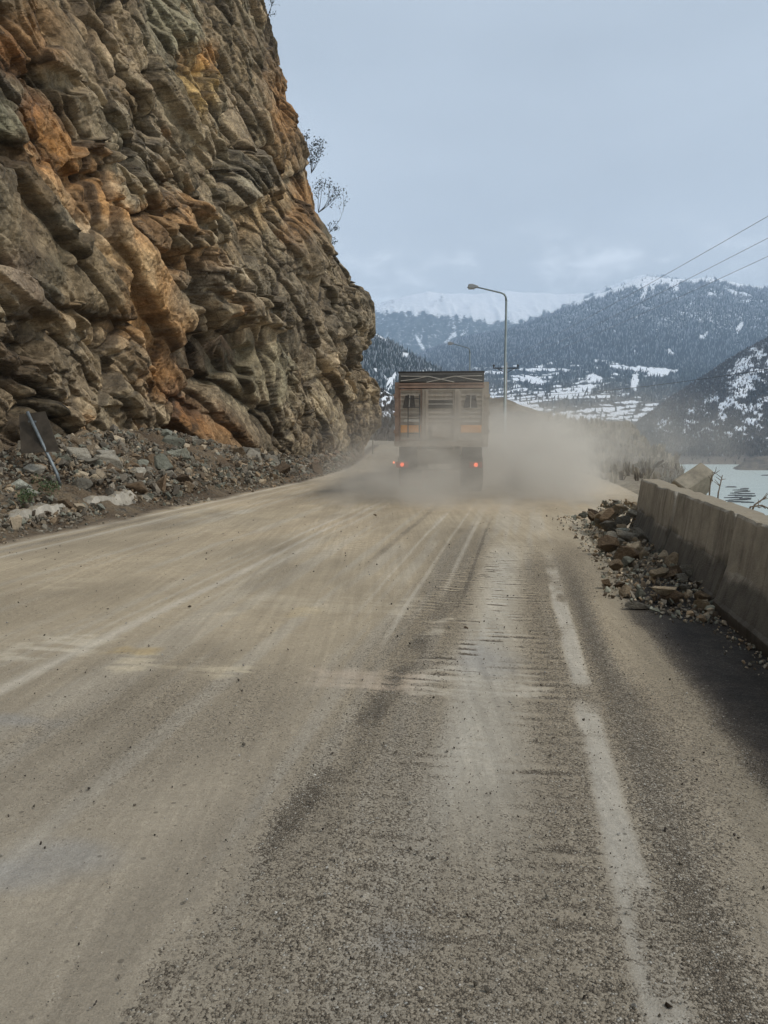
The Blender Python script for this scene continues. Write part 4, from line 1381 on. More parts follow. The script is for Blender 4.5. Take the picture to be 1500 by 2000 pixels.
# ---- power pole and wires
pw = empty("power_pole", (at(988, 716, 70).x, 70.0, .4), "power pole with a crossarm and two insulators behind the tall street lamp", "power pole")
zc = at(988, 719, 70).z - .4
M_POLE = mat_plain("pole_concrete", (.27, .255, .235), .9, 0, .2, 3)
M_DARK = mat_plain("dark_metal", (.04, .04, .042), .6)
M_WIRE = mat_plain("wire", (.22, .23, .25), .6)
MB().tube([(0, 0, -1.5), (0, 0, zc + .5)], [.19, .13], 10).build("pole", M_POLE, pw, smooth=True)
MB().box((0, 0, zc), (2.3, .12, .09)).build("crossarm", M_DARK, pw)
MB().tube([(-.75, 0, zc - .05), (0, 0, zc - .45)], .03, 6).tube([(.75, 0, zc - .05), (0, 0, zc - .45)], .03, 6).build("brace", M_DARK, pw)
for dx in (-1.08, 1.08):
    b = MB()
    b.tube([(dx, 0, zc + .04), (dx, 0, zc + .12), (dx, 0, zc + .16), (dx, 0, zc + .24), (dx, 0, zc + .28), (dx, 0, zc + .34)], [.03, .03, .10, .10, .07, .03], 8)
    b.build("insulator", M_DARK, pw)
for dx, xe, sag, lab in ((-1.08, 10.0, .75, "uppermost of the three thin power wires at the right edge"), (0.0, 11.1, .75, "middle of the three thin power wires at the right edge"), (1.08, 12.25, .75, "lowest of the three thin power wires crossing the sky at the right")):
    pts = []
    for i in range(41):
        f = i / 40
        y = 70 + (-24 - 70) * f
        x = pw.location.x + dx + (xe - pw.location.x - dx) * min(f * 1.4, 1)
        z = pw.location.z + zc + .3 + (8.15 - pw.location.z - zc - .3) * f - sag * 4 * f * (1 - f)
        pts.append((x, y, z))
    o = MB().tube(pts, .0065, 6).build("power_wire", M_WIRE, smooth=True)
    tag(o, lab, "wire", "power wires")
a_, b_ = at(988, 772, 70), at(1560, 712, 27)
pts = [a_.lerp(b_, i / 20) - Vector((0, 0, .35 * 4 * (i / 20) * (1 - i / 20))) for i in range(21)]
tag(MB().tube(pts, .010, 6).build("low_cable", M_DARK, smooth=True), "dark low cable strung across the slope above the lake", "cable")


# ---- the lorry
def build_truck():
    T = empty("truck", (1.56, 21.2, 0), "dusty high sided lorry seen from behind with its tail lights on", "truck", None, -R(5.2))
    paint = NT("dusty_grey_paint")
    v = paint.coord()
    n = paint.noise(v, 3.5, 8, .68); st = paint.noise(paint.mapping(v, (7, 7, .6)), 1.5, 6, .65)
    c = paint.mix(paint.rng(st, .45, .7, 0, .55), (.36, .31, .25), (.21, .16, .115))
    c = paint.scale(c, paint.rng(n, .3, .7, .8, 1.2, False))
    P = paint.done(c, .65, spec=.3)
    RUST = mat_plain("reddish_paint", (.25, .165, .12), .7, 0, .3, 5)
    DK = mat_plain("dark_chassis", (.035, .032, .029), .8, 0, .3, 5)
    TARP = mat_plain("grey_tarpaulin", (.075, .073, .068), .8, 0, .25, 4, .01)
    RUB = mat_plain("tyre_rubber", (.028, .027, .026), .85, 0, .2, 8)
    ORA = mat_plain("amber_plate", (.62, .27, .055), .45, 0, .2, 6)
    DEC = mat_plain("dark_emblem", (.05, .043, .038), .6, 0, .15, 6)
    PALE = mat_plain("pale_strip", (.42, .39, .34), .6, 0, .2, 6)
    LOUV = mat_plain("dark_louvre", (.085, .078, .068), .7, 0, .25, 6)
    L = 10.2
    # body: floor, front wall, two ribbed sides
    MB().box((0, L / 2 + .05, 1.42), (2.40, L - .1, .12)).build("floor", DK, T)
    MB().box((0, L - .03, 2.25), (2.40, .06, 1.55)).build("front_wall", P, T)
    for s in (-1, 1):
        b = MB(); b.box((s * 1.215, L / 2 + .1, 2.25), (.05, L - .25, 1.54))
        for k in range(9): b.box((s * 1.255, .9 + k * 1.1, 2.25), (.05, .10, 1.5))
        for k in range(6): b.box((s * 1.247, L / 2, 1.62 + k * .24), (.02, L - .5, .06))
        b.build("side_wall", P, T)
    # rear frame
    for x, w in ((-1.205, .12), (1.215, .15)):
        b = MB(); b.box((x, .05, 2.28), (w, .14, 1.62))
        for k in range(3): b.box((x * 1.03, -.03, 1.75 + k * .48), (w * .9, .03, .10))
        b.build("corner_post", P if x > 0 else RUST, T)
    b = MB(); b.box((0, .03, 1.412), (2.56, .14, .145)); b.box((0, -.045, 1.455), (2.50, .012, .025)); b.box((0, -.045, 1.37), (2.50, .012, .02))
    b.build("sill_beam", P, T)
    MB().box((-.005, .02, 2.965), (2.34, .12, .075)).build("header_beam", RUST, T)
    MB().box((-.005, .0, 3.045), (2.32, .10, .05)).build("upper_rail", RUST, T)
    # rolled tarp and lashings
    b = MB()
    pro = []
    for i in range(13):
        a = math.pi * i / 12
        pro.append((-.02 + .17 - .17 * math.cos(a), 3.10 + .27 * math.sin(a) ** .7))
    b.prism([(p_[0], p_[1]) for p_ in pro], 0, -1.16, 1.16)
    tp = b.build("tarpaulin", TARP, T)
    b = MB(); b.box((0, L / 2 + .3, 3.12), (2.36, L - .5, .16)); b.prism([(-1.15, 3.2), (1.15, 3.2), (.7, 3.33), (-.7, 3.33)], 1, .35, L - .1); b.build("cover_sheet", TARP, T)
    b = MB(); b.box((0, -.03, 3.355), (2.34, .04, .05)); b.build("top_rail", DK, T)
    for pts in ([(-1.1, 3.25), (-.35, 3.24), (0, 3.16), (.35, 3.08)], [(1.1, 3.25), (.36, 3.24), (.0, 3.165), (-.4, 3.08)], [(-1.1, 3.12), (-.7, 3.17), (-.38, 3.24)], [(1.1, 3.12), (.75, 3.17), (.42, 3.235)]):
        MB().tube([(x, -.075, z) for x, z in pts], .011, 5).build("lashing_strap", PALE, T)
    # vertical pillars between the panels
    for x, w in ((-.45, .14), (.43, .155)):
        b = MB(); b.box((x, .015, 2.2), (w, .12, 1.40)); b.box((x - w * .28, -.055, 2.2), (.02, .03, 1.36)); b.box((x + w * .28, -.055, 2.2), (.02, .03, 1.36))
        b.build("pillar", P, T)

    def panel(x0, x1, name, mat, decal, opening):
        xm, w = (x0 + x1) / 2, x1 - x0
        b = MB(); b.box((xm, .05, 2.2), (w, .05, 1.42))
        k = 0
        z = 1.56
        while z < 2.88:
            if not (opening and 2.36 < z < 2.62): b.box((xm, .008, z), (w - .02, .04, .055))
            z += .118
        p_ = b.build(name, mat, T)
        b = MB(); b.box((x0 + .015, -.02, 2.2), (.03, .03, 1.40)); b.box((x1 - .015, -.02, 2.2), (.03, .03, 1.40)); b.box((xm, -.02, 2.885), (w - .07, .03, .03)); b.box((xm, -.02, 1.515), (w - .07, .03, .03))
        b.build("frame", RUST if x1 < 0 else P, p_)
        return p_
    pl = panel(-1.135, -.525, "door_panel", P, True, False)
    pm = panel(-.375, .345, "tailgate_panel", P, False, True)
    pr = panel(.515, 1.135, "door_panel", P, True, False)
    b = MB()
    for k in range(2): b.box((-.015, -.005, 2.43 + k * .13), (.66, .04, .095), Matrix.Rotation(R(18), 3, 'X'))
    b.build("louvre", LOUV, pm)
    MB().box((-.015, -.02, 2.497), (.66, .03, .02)).build("louvre_rail", PALE, pm)
    for q, xt0, xt1, xb0, xb1 in ((pl, -.97, -.74, -1.05, -.70), (pr, .685, .93, .605, .985)):
        xm = (xt0 + xt1) / 2; bm_ = (xb0 + xb1) / 2
        for (a0, a1, c0, c1) in ((xt0, xm - .012, xb0, bm_ - .012), (xm + .012, xt1, bm_ + .012, xb1)):
            MB().prism([(a0, 2.73), (a1, 2.73), (c1, 2.39), (c0, 2.39)], 1, -.052, -.044).build("emblem", DEC, q)
        MB().prism([(xm - .010, 2.73), (xm + .010, 2.73), (bm_ + .010, 2.385), (bm_ - .010, 2.385)], 1, -.050, -.043).build("emblem_divider", PALE, q)
    for q, x0, x1, z0, z1 in ((pl, -1.10, -.56, 1.72, 1.925), (pr, .535, 1.10, 1.72, 1.925)):
        MB().box(((x0 + x1) / 2, -.045, (z0 + z1) / 2), (x1 - x0, .02, z1 - z0)).build("reflector_plate", ORA, q)
    MB().box((-.80, -.047, 2.05), (.42, .02, .07)).build("name_plate", PALE, pl)
    MB().box((.82, -.047, 2.02), (.46, .02, .03)).build("name_plate", PALE, pr)
    b = MB(); b.box((-.895, -.115, 2.17), (.03, .03, 1.16)); b.box((-.585, -.115, 2.17), (.03, .03, 1.16))
    for k in range(5): b.box((-.74, -.115, 1.70 + k * .235), (.28, .022, .022))
    b.build("ladder", DK, T)
    b = MB(); b.box((-.03, -.06, 1.75), (.44, .10, .33)); b.box((-.03, -.115, 1.75), (.38, .02, .27))
    b.build("tool_box", P, T)
    # chassis, bumper, lights
    b = MB(); b.box((-.45, L / 2, 1.15), (.14, L - .3, .34)); b.box((.45, L / 2, 1.15), (.14, L - .3, .34))
    b.build("chassis_rail", DK, T)
    b = MB(); b.box((-.02, .02, .90), (2.33, .10, .30)); b.box((-.9, .10, 1.18), (.5, .06, .30)); b.box((.85, .10, 1.18), (.55, .06, .30))
    bp = b.build("rear_bumper", DK, T)
    MB().box((-.05, -.05, .98), (1.18, .03, .56)).build("spray_guard", mat_plain("guard_panel", (.16, .145, .12), .8, 0, .25, 5), T)
    MB().box((-.03, -.075, .80), (.62, .02, .12)).build("number_plate", PALE, T)
    for x in (-1.06, .96):
        b = MB(); b.box((x, -.045, .845), (.34, .05, .16)); lh = b.build("tail_light", mat_plain("red_lens", (.30, .03, .02), .35), T)
        k = NT("lit_red_lamp"); k.b.inputs["Emission Color"].default_value = (1.0, .16, .06, 1); k.b.inputs["Emission Strength"].default_value = 1.1
        b = MB(); b.tube([(x - .0, -.072, .845), (x - .0, -.088, .845)], [.055, .04], 14); b.build("bulb", k.done((.6, .06, .03), .4), lh)
    k = NT("lit_side_marker"); k.b.inputs["Emission Color"].default_value = (1.0, .25, .12, 1); k.b.inputs["Emission Strength"].default_value = 1.5
    MB().tube([(-1.29, .0, .90), (-1.29, -.03, .90)], .03, 10).build("marker_light", k.done((.5, .06, .03), .4), T)
    MB().tube([(-1.17, .03, .90), (-1.29, .02, .90)], .015, 6).build("marker_bracket", DK, T)
    for x in (-.86, .86):
        MB().box((x, .32, .52), (.62, .015, .62)).build("mud_flap", RUB, T)

    def wheel(x, y, w):
        b = MB(); r = .51
        prof = [(-.5, r * .6), (-.5, r * .93), (-.4, r), (.4, r), (.5, r * .93), (.5, r * .6)]
        n = 28; rings = []
        for a, rr_ in prof:
            rings.append([b.bm.verts.new((x + a * w, y + rr_ * math.cos(2 * math.pi * i / n), r + rr_ * math.sin(2 * math.pi * i / n))) for i in range(n)])
        for r0, r1 in zip(rings, rings[1:] + rings[:1]):
            for i in range(n): b.bm.faces.new((r0[i], r0[(i + 1) % n], r1[(i + 1) % n], r1[i]))
        o_ = b.build("wheel", RUB, T, smooth=False)
        MB().tube([(x - w * .3, y, r), (x + w * .3, y, r)], r * .6, 20).build("rim", PALE, o_)
    for y in (1.6, 2.95, 8.2):
        for s in (-1, 1):
            wheel(s * 1.04, y, .29); wheel(s * .71, y, .29)
    for s in (-1, 1): wheel(s * 1.03, 12.4, .31)
    # cab
    b = MB(); b.prism([(10.6, .75), (10.6, 2.9), (10.9, 3.05), (12.2, 3.0), (12.95, 2.1), (13.05, 1.6), (13.05, .6)], 0, -1.2, 1.2)
    cb = b.build("cab", RUST, T, bevel=.04)
    MB().prism([(12.33, 2.86), (12.93, 2.14), (12.96, 2.16), (12.36, 2.88)], 0, -1.02, 1.02).build("windscreen", DEC, cb)
    for s in (-1, 1):
        MB().box((s * 1.21, 11.9, 2.35), (.03, .75, .62)).build("side_window", DEC, cb)
        MB().box((s * 1.42, 12.5, 2.3), (.10, .10, .5)).build("mirror", DK, cb)
    return T


build_truck()

# ---- rocks of the right-hand pile
GR = "fallen rocks piled against the barrier"


def pile_z(u, v):
    return .46 * math.exp(-(((u - 1.75) / .55) ** 2 + ((v - 14.2) / 1.5) ** 2)) + .14 * math.exp(-((u - 1.75) / .4) ** 2) * float(sstep(7.2, 8.4, v)) * float(sstep(15.5, 13.5, v))


def gp(px, py, up=0.0):
    q = ground_at(px, py); q.z = up; return q


place_rock(gp(1181, 1040, .24), .72, "tan", "largest tan boulder standing at the broken end of the barrier", "boulder", None, (.1, .15, .5), 3, "boulder", (.85, .8, 1.25))
place_rock(gp(1160, 1032, .2), .42, "brown", "narrow brown boulder leaning on the left of the largest boulder", "boulder", None, (.2, 1.2, .3), 5, "boulder", (1, .7, .8))
place_rock(gp(1190, 1084, .15), .40, "brown", "dark brown square rock below the largest boulder", "rock", None, (.1, .1, .8), 7, "rock", (.95, .9, 1.1))
place_rock(gp(1294, 1180, .13), .29, "tan", "tan wedge shaped rock at the near end of the barrier pile", "rock", None, (.5, .2, .6), 2, "rock", (.9, .8, 1.3))
place_rock(gp(1288, 1148, .16), .24, "tan", "pale flat topped rock just behind the tan wedge rock", "rock", None, (.1, .1, .2), 9)
place_rock(gp(1247, 1190, .04), .26, "grey", "flat grey slab at the very front of the barrier pile", "rock", None, (.05, .1, .1), 4, "rock", (1.2, .8, .5))
place_rock(gp(1185, 1150, .06), .16, "brown", "small reddish brown rock at the pile's left corner on the road", "rock", None, (.2, .5, .2), 6)
place_rock(gp(1225, 1115, .12), .27, "green", "smooth greenish slab in the middle of the barrier pile", "rock", None, (.35, -.3, .9), 1)
place_rock(gp(1200, 1120, .10), .24, "tan", "tan leaning slab left of the greenish slab", "rock", None, (.3, .4, .4), 8)
place_rock(gp(1255, 1105, .14), .22, "tan", "light tan rock against the barrier foot", "rock", None, (.2, .3, 1.4), 10)
place_rock(at(1215, 992, 14.3), .34, "green", "greenish rock on top of the heap beside the barrier end", "rock", None, (.5, .3, .2), 0)
place_rock(at(1228, 985, 14.6), .26, "tan", "pale rock topmost on the heap beside the barrier end", "rock", None, (.3, .8, .2), 11)
kinds = ["grey", "tan", "green", "brown"]
lab_r = {"grey": "angular grey rock in the pile against the barrier", "tan": "angular tan rock in the pile against the barrier", "green": "angular greenish rock in the pile against the barrier", "brown": "angular dark brown rock in the pile against the barrier"}
n_ = 0
while n_ < 84:
    v_ = RNG.uniform(7.5, 15.2)
    ul = np.interp(v_, [7.4, 8.2, 9.5, 11.5, 13.0, 15.2], [1.3, .95, 1.08, 1.05, 1.1, 1.0])
    u_ = RNG.uniform(ul, 1.9 if v_ < 13.3 else 2.5)
    if RNG.uniform() > .35 + .65 * (u_ - ul) / (1.9 - ul + 1e-6): continue
    s_ = float(np.clip(RNG.lognormal(-1.72, .48), .08, .42))
    if 13.2 < v_ and u_ > 1.3: s_ = min(s_ * 1.3, .42)
    x, y = road_pt(u_, v_)
    kd = kinds[int(RNG.choice(4, p=[.36, .27, .22, .15]))]
    place_rock((x, y, pile_z(u_, v_) * RNG.uniform(.6, 1.0) + s_ * .16), s_, kd, lab_r[kd], "rock", GR)
    n_ += 1

# ---- rocks of the scree on the left
GL = "loose rocks in the scree under the cliff"


def scree_xy(y, t):
    ex, ey = road_pt(-7.75, y)
    bx, by, _, _ = cliff_base(np.interp(y, _cl[:, 1], _cs))
    return float(lerp(ex, bx - .15, t)), float(lerp(ey, by, t)), float(talus_z(t, y))


def scree_at(px, py):
    """point of the scree slope seen at a pixel"""
    best = None
    for y in np.arange(12, 50, .1):
        for t in np.arange(0, 1.1, .04):
            x_, y_, z_ = scree_xy(y, t)
            qx, qy = project(x_, y_, z_)
            d = (qx - px) ** 2 + (qy - py) ** 2
            if best is None or d < best[0]: best = (d, x_, y_, z_)
    return Vector(best[1:])


for px, py, s, kd, sh, lab in ((228, 893, .62, "brown", 3, "big dark brown slab high in the scree"), (262, 912, .5, "brown", 7, "brown boulder just below the big brown slab"), (157, 930, .42, "tan", 5, "bright tan block beside the foot of the sign post"),
                               (182, 938, .36, "tan", 9, "upright tan stone right of the bright tan block"), (270, 936, .42, "tan", 2, "flat tan stone low in the scree"), (290, 905, .34, "grey", 1, "grey stone right of the brown boulder"),
                               (457, 948, .42, "tan", 8, "pale block at the road end of the scree"), (425, 953, .34, "green", 4, "flat greenish stone lying beside the pale block"), (437, 920, .36, "green", 6, "greenish stone above the pale block"),
                               (345, 967, .36, "green", 10, "flat greenish slab at the edge of the road dirt"), (265, 952, .34, "brown", 11, "brown stone at the bottom of the scree"), (197, 994, .34, "green", 12, "greenish slab in front of the whitish kerb piece"),
                               (80, 1000, .42, "grey", 0, "grey slab fallen over the long kerb"), (40, 1040, .3, "grey", 13, "grey stone on the dirt in front of the long kerb"), (150, 812, .6, "tan", 5, "tan ledge block at the foot of the cliff right of the sign"),
                               (128, 905, .42, "green", 2, "bluish green slab right of the sign post"), (640, 905, .8, "tan", 3, "whitish slab near the far end of the scree"), (660, 898, .7, "grey", 7, "pale grey slab at the far foot of the cliff"), (340, 880, .3, "grey", 9, "small pale stone high on the dark scree"), (395, 905, .32, "green", 13, "greenish stone in the middle of the scree")):
    q = scree_at(px, py)
    place_rock(q + Vector((0, 0, s * .12)), s, kd, lab, "rock", None, None, sh)
lab_l = {"grey": "angular grey rock in the scree under the cliff", "tan": "angular tan rock in the scree under the cliff", "green": "angular greenish rock in the scree under the cliff", "brown": "angular brown rock in the scree under the cliff"}
n_ = 0
while n_ < 175:
    y_ = 12.5 + 26 * RNG.beta(1.25, 2.0)
    t_ = RNG.beta(1.5, 1.3)
    x, y, z = scree_xy(y_, t_)
    qx, qy = project(x, y, z)
    if qx < -60: continue
    s_ = float(np.clip(RNG.lognormal(-1.25, .52), .13, .95)) * (1.15 if y_ > 25 else 1)
    kd = kinds[int(RNG.choice(4, p=[.40, .22, .24, .14]))]
    place_rock((x, y, z + s_ * .1), s_, kd, lab_l[kd], "rock", GL)
    n_ += 1

# small stones: too many to count
HP = [hull_proto(300 + i, 10, .6) for i in range(10)]
km = NT("small_stones")
vv_ = km.coord()
M_STONES = km.done(km.scale(km.attr("tint").outputs["Color"], km.rng(km.noise(vv_, 25, 6, .7), .3, .7, .7, 1.3, False)), .93, spec=.15)
PALR = np.array([[.30, .22, .14], [.21, .18, .14], [.22, .22, .175], [.13, .10, .07], [.38, .31, .22], [.16, .14, .11], [.28, .25, .195]])


def stones(name, pts, sizes, seed, label, cat, dark=1.0, pal=PALR):
    rr = np.random.default_rng(seed)
    k = len(pts)
    M = rotmats(rr, k) * (np.asarray(sizes)[:, None, None] * .5)
    cl = pal[rr.integers(0, len(pal), k)] * rr.uniform(.65, 1.3, (k, 1)) * dark
    V, F, Cc = stamp(HP, rr.integers(0, len(HP), k), M, np.asarray(pts), cl)
    tag(link(name, raw_mesh(name, V, F, 3, False, {"tint": Cc}), M_STONES), label, cat, kind="stuff")


pts, sz = [], []
for _ in range(24000):
    y_ = 9 + 46 * RNG.beta(1.1, 2.0); t_ = RNG.uniform(-.06, 1.08)
    _d = float(fbm(np.array([y_ / 2.2]), np.array([t_ * 2.0]), seed=88, oct=3)[0])
    if RNG.uniform() > float(sstep(-.6, .15, _d)) * float(np.interp(y_, [9, 18, 26, 34, 50], [.6, .9, 1, .6, .4])): continue
    x, y, z = scree_xy(y_, t_)
    s_ = float(np.clip(RNG.lognormal(-2.65, .58), .02, .32)) * (1 + .012 * y_) * (.55 if t_ < .12 else 1.0)
    pts.append((x, y, z + s_ * .18 + .03 * (t_ > .1) + RNG.uniform(0, .07) * (t_ > .15))); sz.append(s_)
stones("scree_stones", pts, sz, 5, "small broken stones covering the scree slope under the cliff", "stones", .82)
pts, sz = [], []
for _ in range(2600):
    v_ = RNG.uniform(7.0, 16.0)
    ul = np.interp(v_, [7.0, 8.2, 9.5, 11.5, 13.0, 16], [1.4, .9, 1.05, .95, .95, .6])
    u_ = ul + (RNG.beta(2, 1.3) * 1.1 - .1) * ((1.88 if v_ < 13.4 else 2.6) - ul)
    s_ = float(np.clip(RNG.lognormal(-3.2, .55), .012, .14))
    x, y = road_pt(u_, v_)
    pts.append((x, y, pile_z(u_, v_) * RNG.uniform(.5, .95) + s_ * .2)); sz.append(s_)
for _ in range(260):      # crumbs along the damp barrier foot
    v_ = RNG.uniform(4.5, 8.0); u_ = 1.85 - abs(RNG.normal(0, .1)); x, y = road_pt(u_, v_); s_ = RNG.uniform(.01, .05); pts.append((x, y, s_ * .2)); sz.append(s_)
stones("rubble", pts, sz, 6, "small rubble filling the rock pile against the barrier", "rubble", 1.15)
pts, sz = [], []
for _ in range(16000):
    v_ = 1.6 + 13 * RNG.beta(.8, 3.2)
    u_ = RNG.uniform(-4.2, 1.3)
    right_ = sstep(-1.5, -.6, u_)
    if RNG.uniform() > .16 + .84 * right_: continue
    s_ = float(np.clip(RNG.lognormal(-5.0, .45), .0035, .03))
    x, y = road_pt(u_, v_)
    pts.append((x, y, .006 + s_ * .12)); sz.append(s_)
for _ in range(420):
    v_ = 2 + 20 * RNG.beta(.9, 2.0); u_ = RNG.uniform(-7.2, 1.3); x, y = road_pt(u_, v_); s_ = RNG.uniform(.012, .032); pts.append((x, y, .006 + s_ * .15)); sz.append(s_)
stones("gravel", pts, sz, 8, "loose gravel and crumbs scattered over the dusty road", "gravel", .95, np.array([[.10, .088, .07], [.20, .175, .14], [.33, .30, .25], [.14, .12, .095], [.06, .05, .042], [.42, .40, .36]]))
for px, py, s, lab in ((370, 1187, .05, "small dark clod on the dusty road left of the pale seam"), (910, 1228, .045, "small dark clod beside the pale ribbed streak"), (1305, 1968, .032, "black pebble on the worn white line in the foreground"), (733, 1008, .09, "small dark stone on the road behind the truck"), (912, 1790, .022, "dark pebble in the gravel near the bottom of the photo")):
    place_rock(gp(px, py, s * .25), s, "brown", lab, "stone", None, None, None, "loose_stone", (1, .8, .7))

# ---- plants
M_TWIG = mat_plain("dark_bark", (.045, .038, .032), .9)
M_LEAF = mat_plain("dark_leaf", (.03, .036, .028), .8, 0, .4, 3)
M_DRY = mat_plain("dry_twig", (.16, .115, .075), .9, 0, .4, 3)
M_PALE = mat_plain("pale_twig", (.42, .40, .36), .9, 0, .3, 3)
M_WEED = mat_plain("weed_leaf", (.075, .10, .045), .7, 0, .4, 6)


def leaf_cloud(b, c, r, n, size, rr):
    for _ in range(n):
        p_ = Vector(c) + Vector(rr.normal(size=3)) * r * .5
        a = Vector(rr.normal(size=3)).normalized() * size; d = Vector(rr.normal(size=3)).normalized() * size * .7
        b.bm.faces.new([b.bm.verts.new(p_ - a * .5), b.bm.verts.new(p_ + d * .5), b.bm.verts.new(p_ + a * .5), b.bm.verts.new(p_ - d * .5)])


def shrub(name, base, tips, r0, leafn, leafs, tuft, seed, label, mat_s, mat_l, cat="shrub", twigs=5):
    rr = np.random.default_rng(seed)
    root = empty(name, base, label, cat)
    b, lf = MB(), MB()
    for tip in tips:
        d = Vector(tip) - Vector(base)
        bend = Vector((rr.normal() * .08, rr.normal() * .08, -.06)) * d.length
        P_ = [d * f + bend * (4 * f * (1 - f)) for f in (0, .25, .5, .75, 1)]
        b.tube(P_, [r0, r0 * .85, r0 * .7, r0 * .5, r0 * .3], 5)
        for _ in range(twigs):
            f = rr.uniform(.4, 1); o_ = d * f + bend * (4 * f * (1 - f))
            dirv = (d.normalized() + Vector(rr.normal(size=3)) * .55).normalized() * d.length * rr.uniform(.15, .35)
            b.tube([o_, o_ + dirv * .5 + Vector((0, 0, .03)), o_ + dirv], [r0 * .4, r0 * .3, r0 * .2], 4)
            if leafn: leaf_cloud(lf, o_ + dirv, tuft, leafn, leafs, rr)
        if leafn: leaf_cloud(lf, d, tuft, leafn, leafs, rr)
    b.build("stems", mat_s, root)
    if leafn: lf.build("leaves", mat_l, root)
    else: lf.bm.free()
    return root


DS = 60.0
shrub("cliff_shrub", at(608, 338, DS), [at(632, 276, DS), at(624, 290, DS + .4), at(604, 285, DS), at(598, 272, DS), at(612, 300, DS - .5)], .03, 12, .16, .38, 1, "leafy dark shrub on the cliff edge, upper of the pair above the thin one", M_TWIG, M_LEAF)
shrub("cliff_shrub", at(622, 415, DS), [at(630, 352, DS), at(641, 358, DS), at(652, 366, DS + .3), at(663, 376, DS), at(624, 360, DS)], .028, 11, .16, .34, 2, "fan shaped shrub with bare stems and dark tufts on the cliff edge", M_TWIG, M_LEAF, twigs=4)
shrub("cliff_shrub", at(634, 462, DS), [at(671, 394, DS), at(657, 438, DS), at(650, 470, DS), at(645, 440, DS)], .024, 9, .14, .3, 3, "thin leaning shrub growing lowest on the cliff edge", M_TWIG, M_LEAF, twigs=4)
shrub("cliff_shrub", at(524, 30, DS), [at(540, -8, DS), at(533, 2, DS), at(537, 28, DS), at(528, -14, DS)], .024, 3, .12, .25, 4, "sparse twiggy shrub at the top of the photo on the cliff edge", M_TWIG, M_LEAF)
rr_ = np.random.default_rng(11)
q = at(432, 655, 28.2)
shrub("dry_bush", q, [q + Vector((rr_.normal() * .5, rr_.normal() * .3 - .2, -abs(rr_.normal()) * .8 - .3)) for _ in range(16)], .012, 0, 0, 0, 12, "dead brown brushwood hanging in the dark hollow of the cliff", M_DRY, M_DRY, "dead bush", 7)
for px, py, Y, n_, lab, sd in ((44, 968, 13.9, 26, "small green weed growing over the long kerb at the left edge", 21), (88, 945, 14.9, 24, "small green weed by the foot of the fallen sign", 22)):
    q = at(px, py + 14, Y)
    shrub("weed", q, [q + Vector((rr_.normal() * .14, rr_.normal() * .14, abs(rr_.normal()) * .12 + .06)) for _ in range(9)], .006, 9, .055, .10, sd, lab, M_DRY, M_WEED, "weed", 2)
gz = ground_z(at(1312, 940, 21).x, 21.0)
q = Vector((at(1312, 940, 21).x, 21.0, min(gz, at(1312, 952, 21).z)))
shrub("pale_bush", q, [at(1284 + rr_.uniform(0, 62), 912 + abs(rr_.normal()) * 14, 21 + rr_.uniform(-.5, .5)) for _ in range(26)], .014, 0, 0, 0, 31, "whitish leafless bush beyond the end of the barrier", M_PALE, M_PALE, "bush", 9)
for pts_, Y, lab, sd in (([(1380, 1055), (1386, 962), (1388, 936), (1397, 921)], 11.6, "forked bare twig standing behind the barrier, taller of the two", 41), ([(1396, 1050), (1403, 962), (1408, 940), (1411, 928)], 11.4, "bare twig right of the forked twig behind the barrier", 42),
                         ([(1440, 1060), (1474, 986), (1488, 976), (1497, 971)], 9.2, "slanting dry branch behind the barrier near the right edge", 43), ([(1430, 1050), (1466, 990), (1488, 987), (1504, 994)], 9.0, "low drooping dry branch at the right edge behind the barrier", 44)):
    P_ = [at(a, b_, Y + .04 * i) for i, (a, b_) in enumerate(pts_)]
    b = MB(); b.tube(P_, [.014, .011, .009, .006], 5)
    rr2 = np.random.default_rng(sd)
    for _ in range(5):
        f = rr2.uniform(.3, 1); o_ = P_[1].lerp(P_[3], f); b.tube([o_, o_ + Vector((rr2.normal() * .07, rr2.normal() * .05, rr2.uniform(-.02, .1)))], [.006, .003], 4)
    tag(b.build("dry_twig", M_DRY), lab, "twig", "dry twigs behind the barrier")
# dead grass and brambles on the bank beyond the lorry
rr3 = np.random.default_rng(51)
GP = [brush_proto(60 + i, 12) for i in range(5)]
tt_, ss_ = [], []
while len(tt_) < 1500:
    y_ = rr3.uniform(27, 100); x_ = rr3.uniform(.20, .42) * y_ + rr3.uniform(0, 2)
    u_, v_ = road_uv(np.array(x_), np.array(y_))
    if u_ < 3.4: continue
    tt_.append((x_, y_, ground_z(x_, y_) - .03)); ss_.append(rr3.uniform(.18, .5) * (.6 + y_ * .014))
k_ = len(tt_)
M_ = rotmats(rr3, k_, False) * np.stack([np.array(ss_) * .8, np.array(ss_) * .8, np.array(ss_)], -1)[:, None, :]
cl_ = np.array([[.26, .22, .16], [.17, .14, .10], [.36, .32, .25], [.13, .105, .08]])[rr3.integers(0, 4, k_)] * rr3.uniform(.7, 1.2, (k_, 1))
V, F, Cc = stamp(GP, rr3.integers(0, 5, k_), M_, np.array(tt_), cl_)
tag(link("dead_grass", raw_mesh("dead_grass", V, F, 3, False, {"tint": Cc}), TREE), "dead grass and brambles on the bank right of the truck", "dead grass", kind="stuff")

# ---- things floating on the lake
M_LOG = mat_plain("wet_log", (.035, .034, .033), .6, 0, .3, .6)


def lake_at(px, py):
    return ground_at(px, py, LAKE)


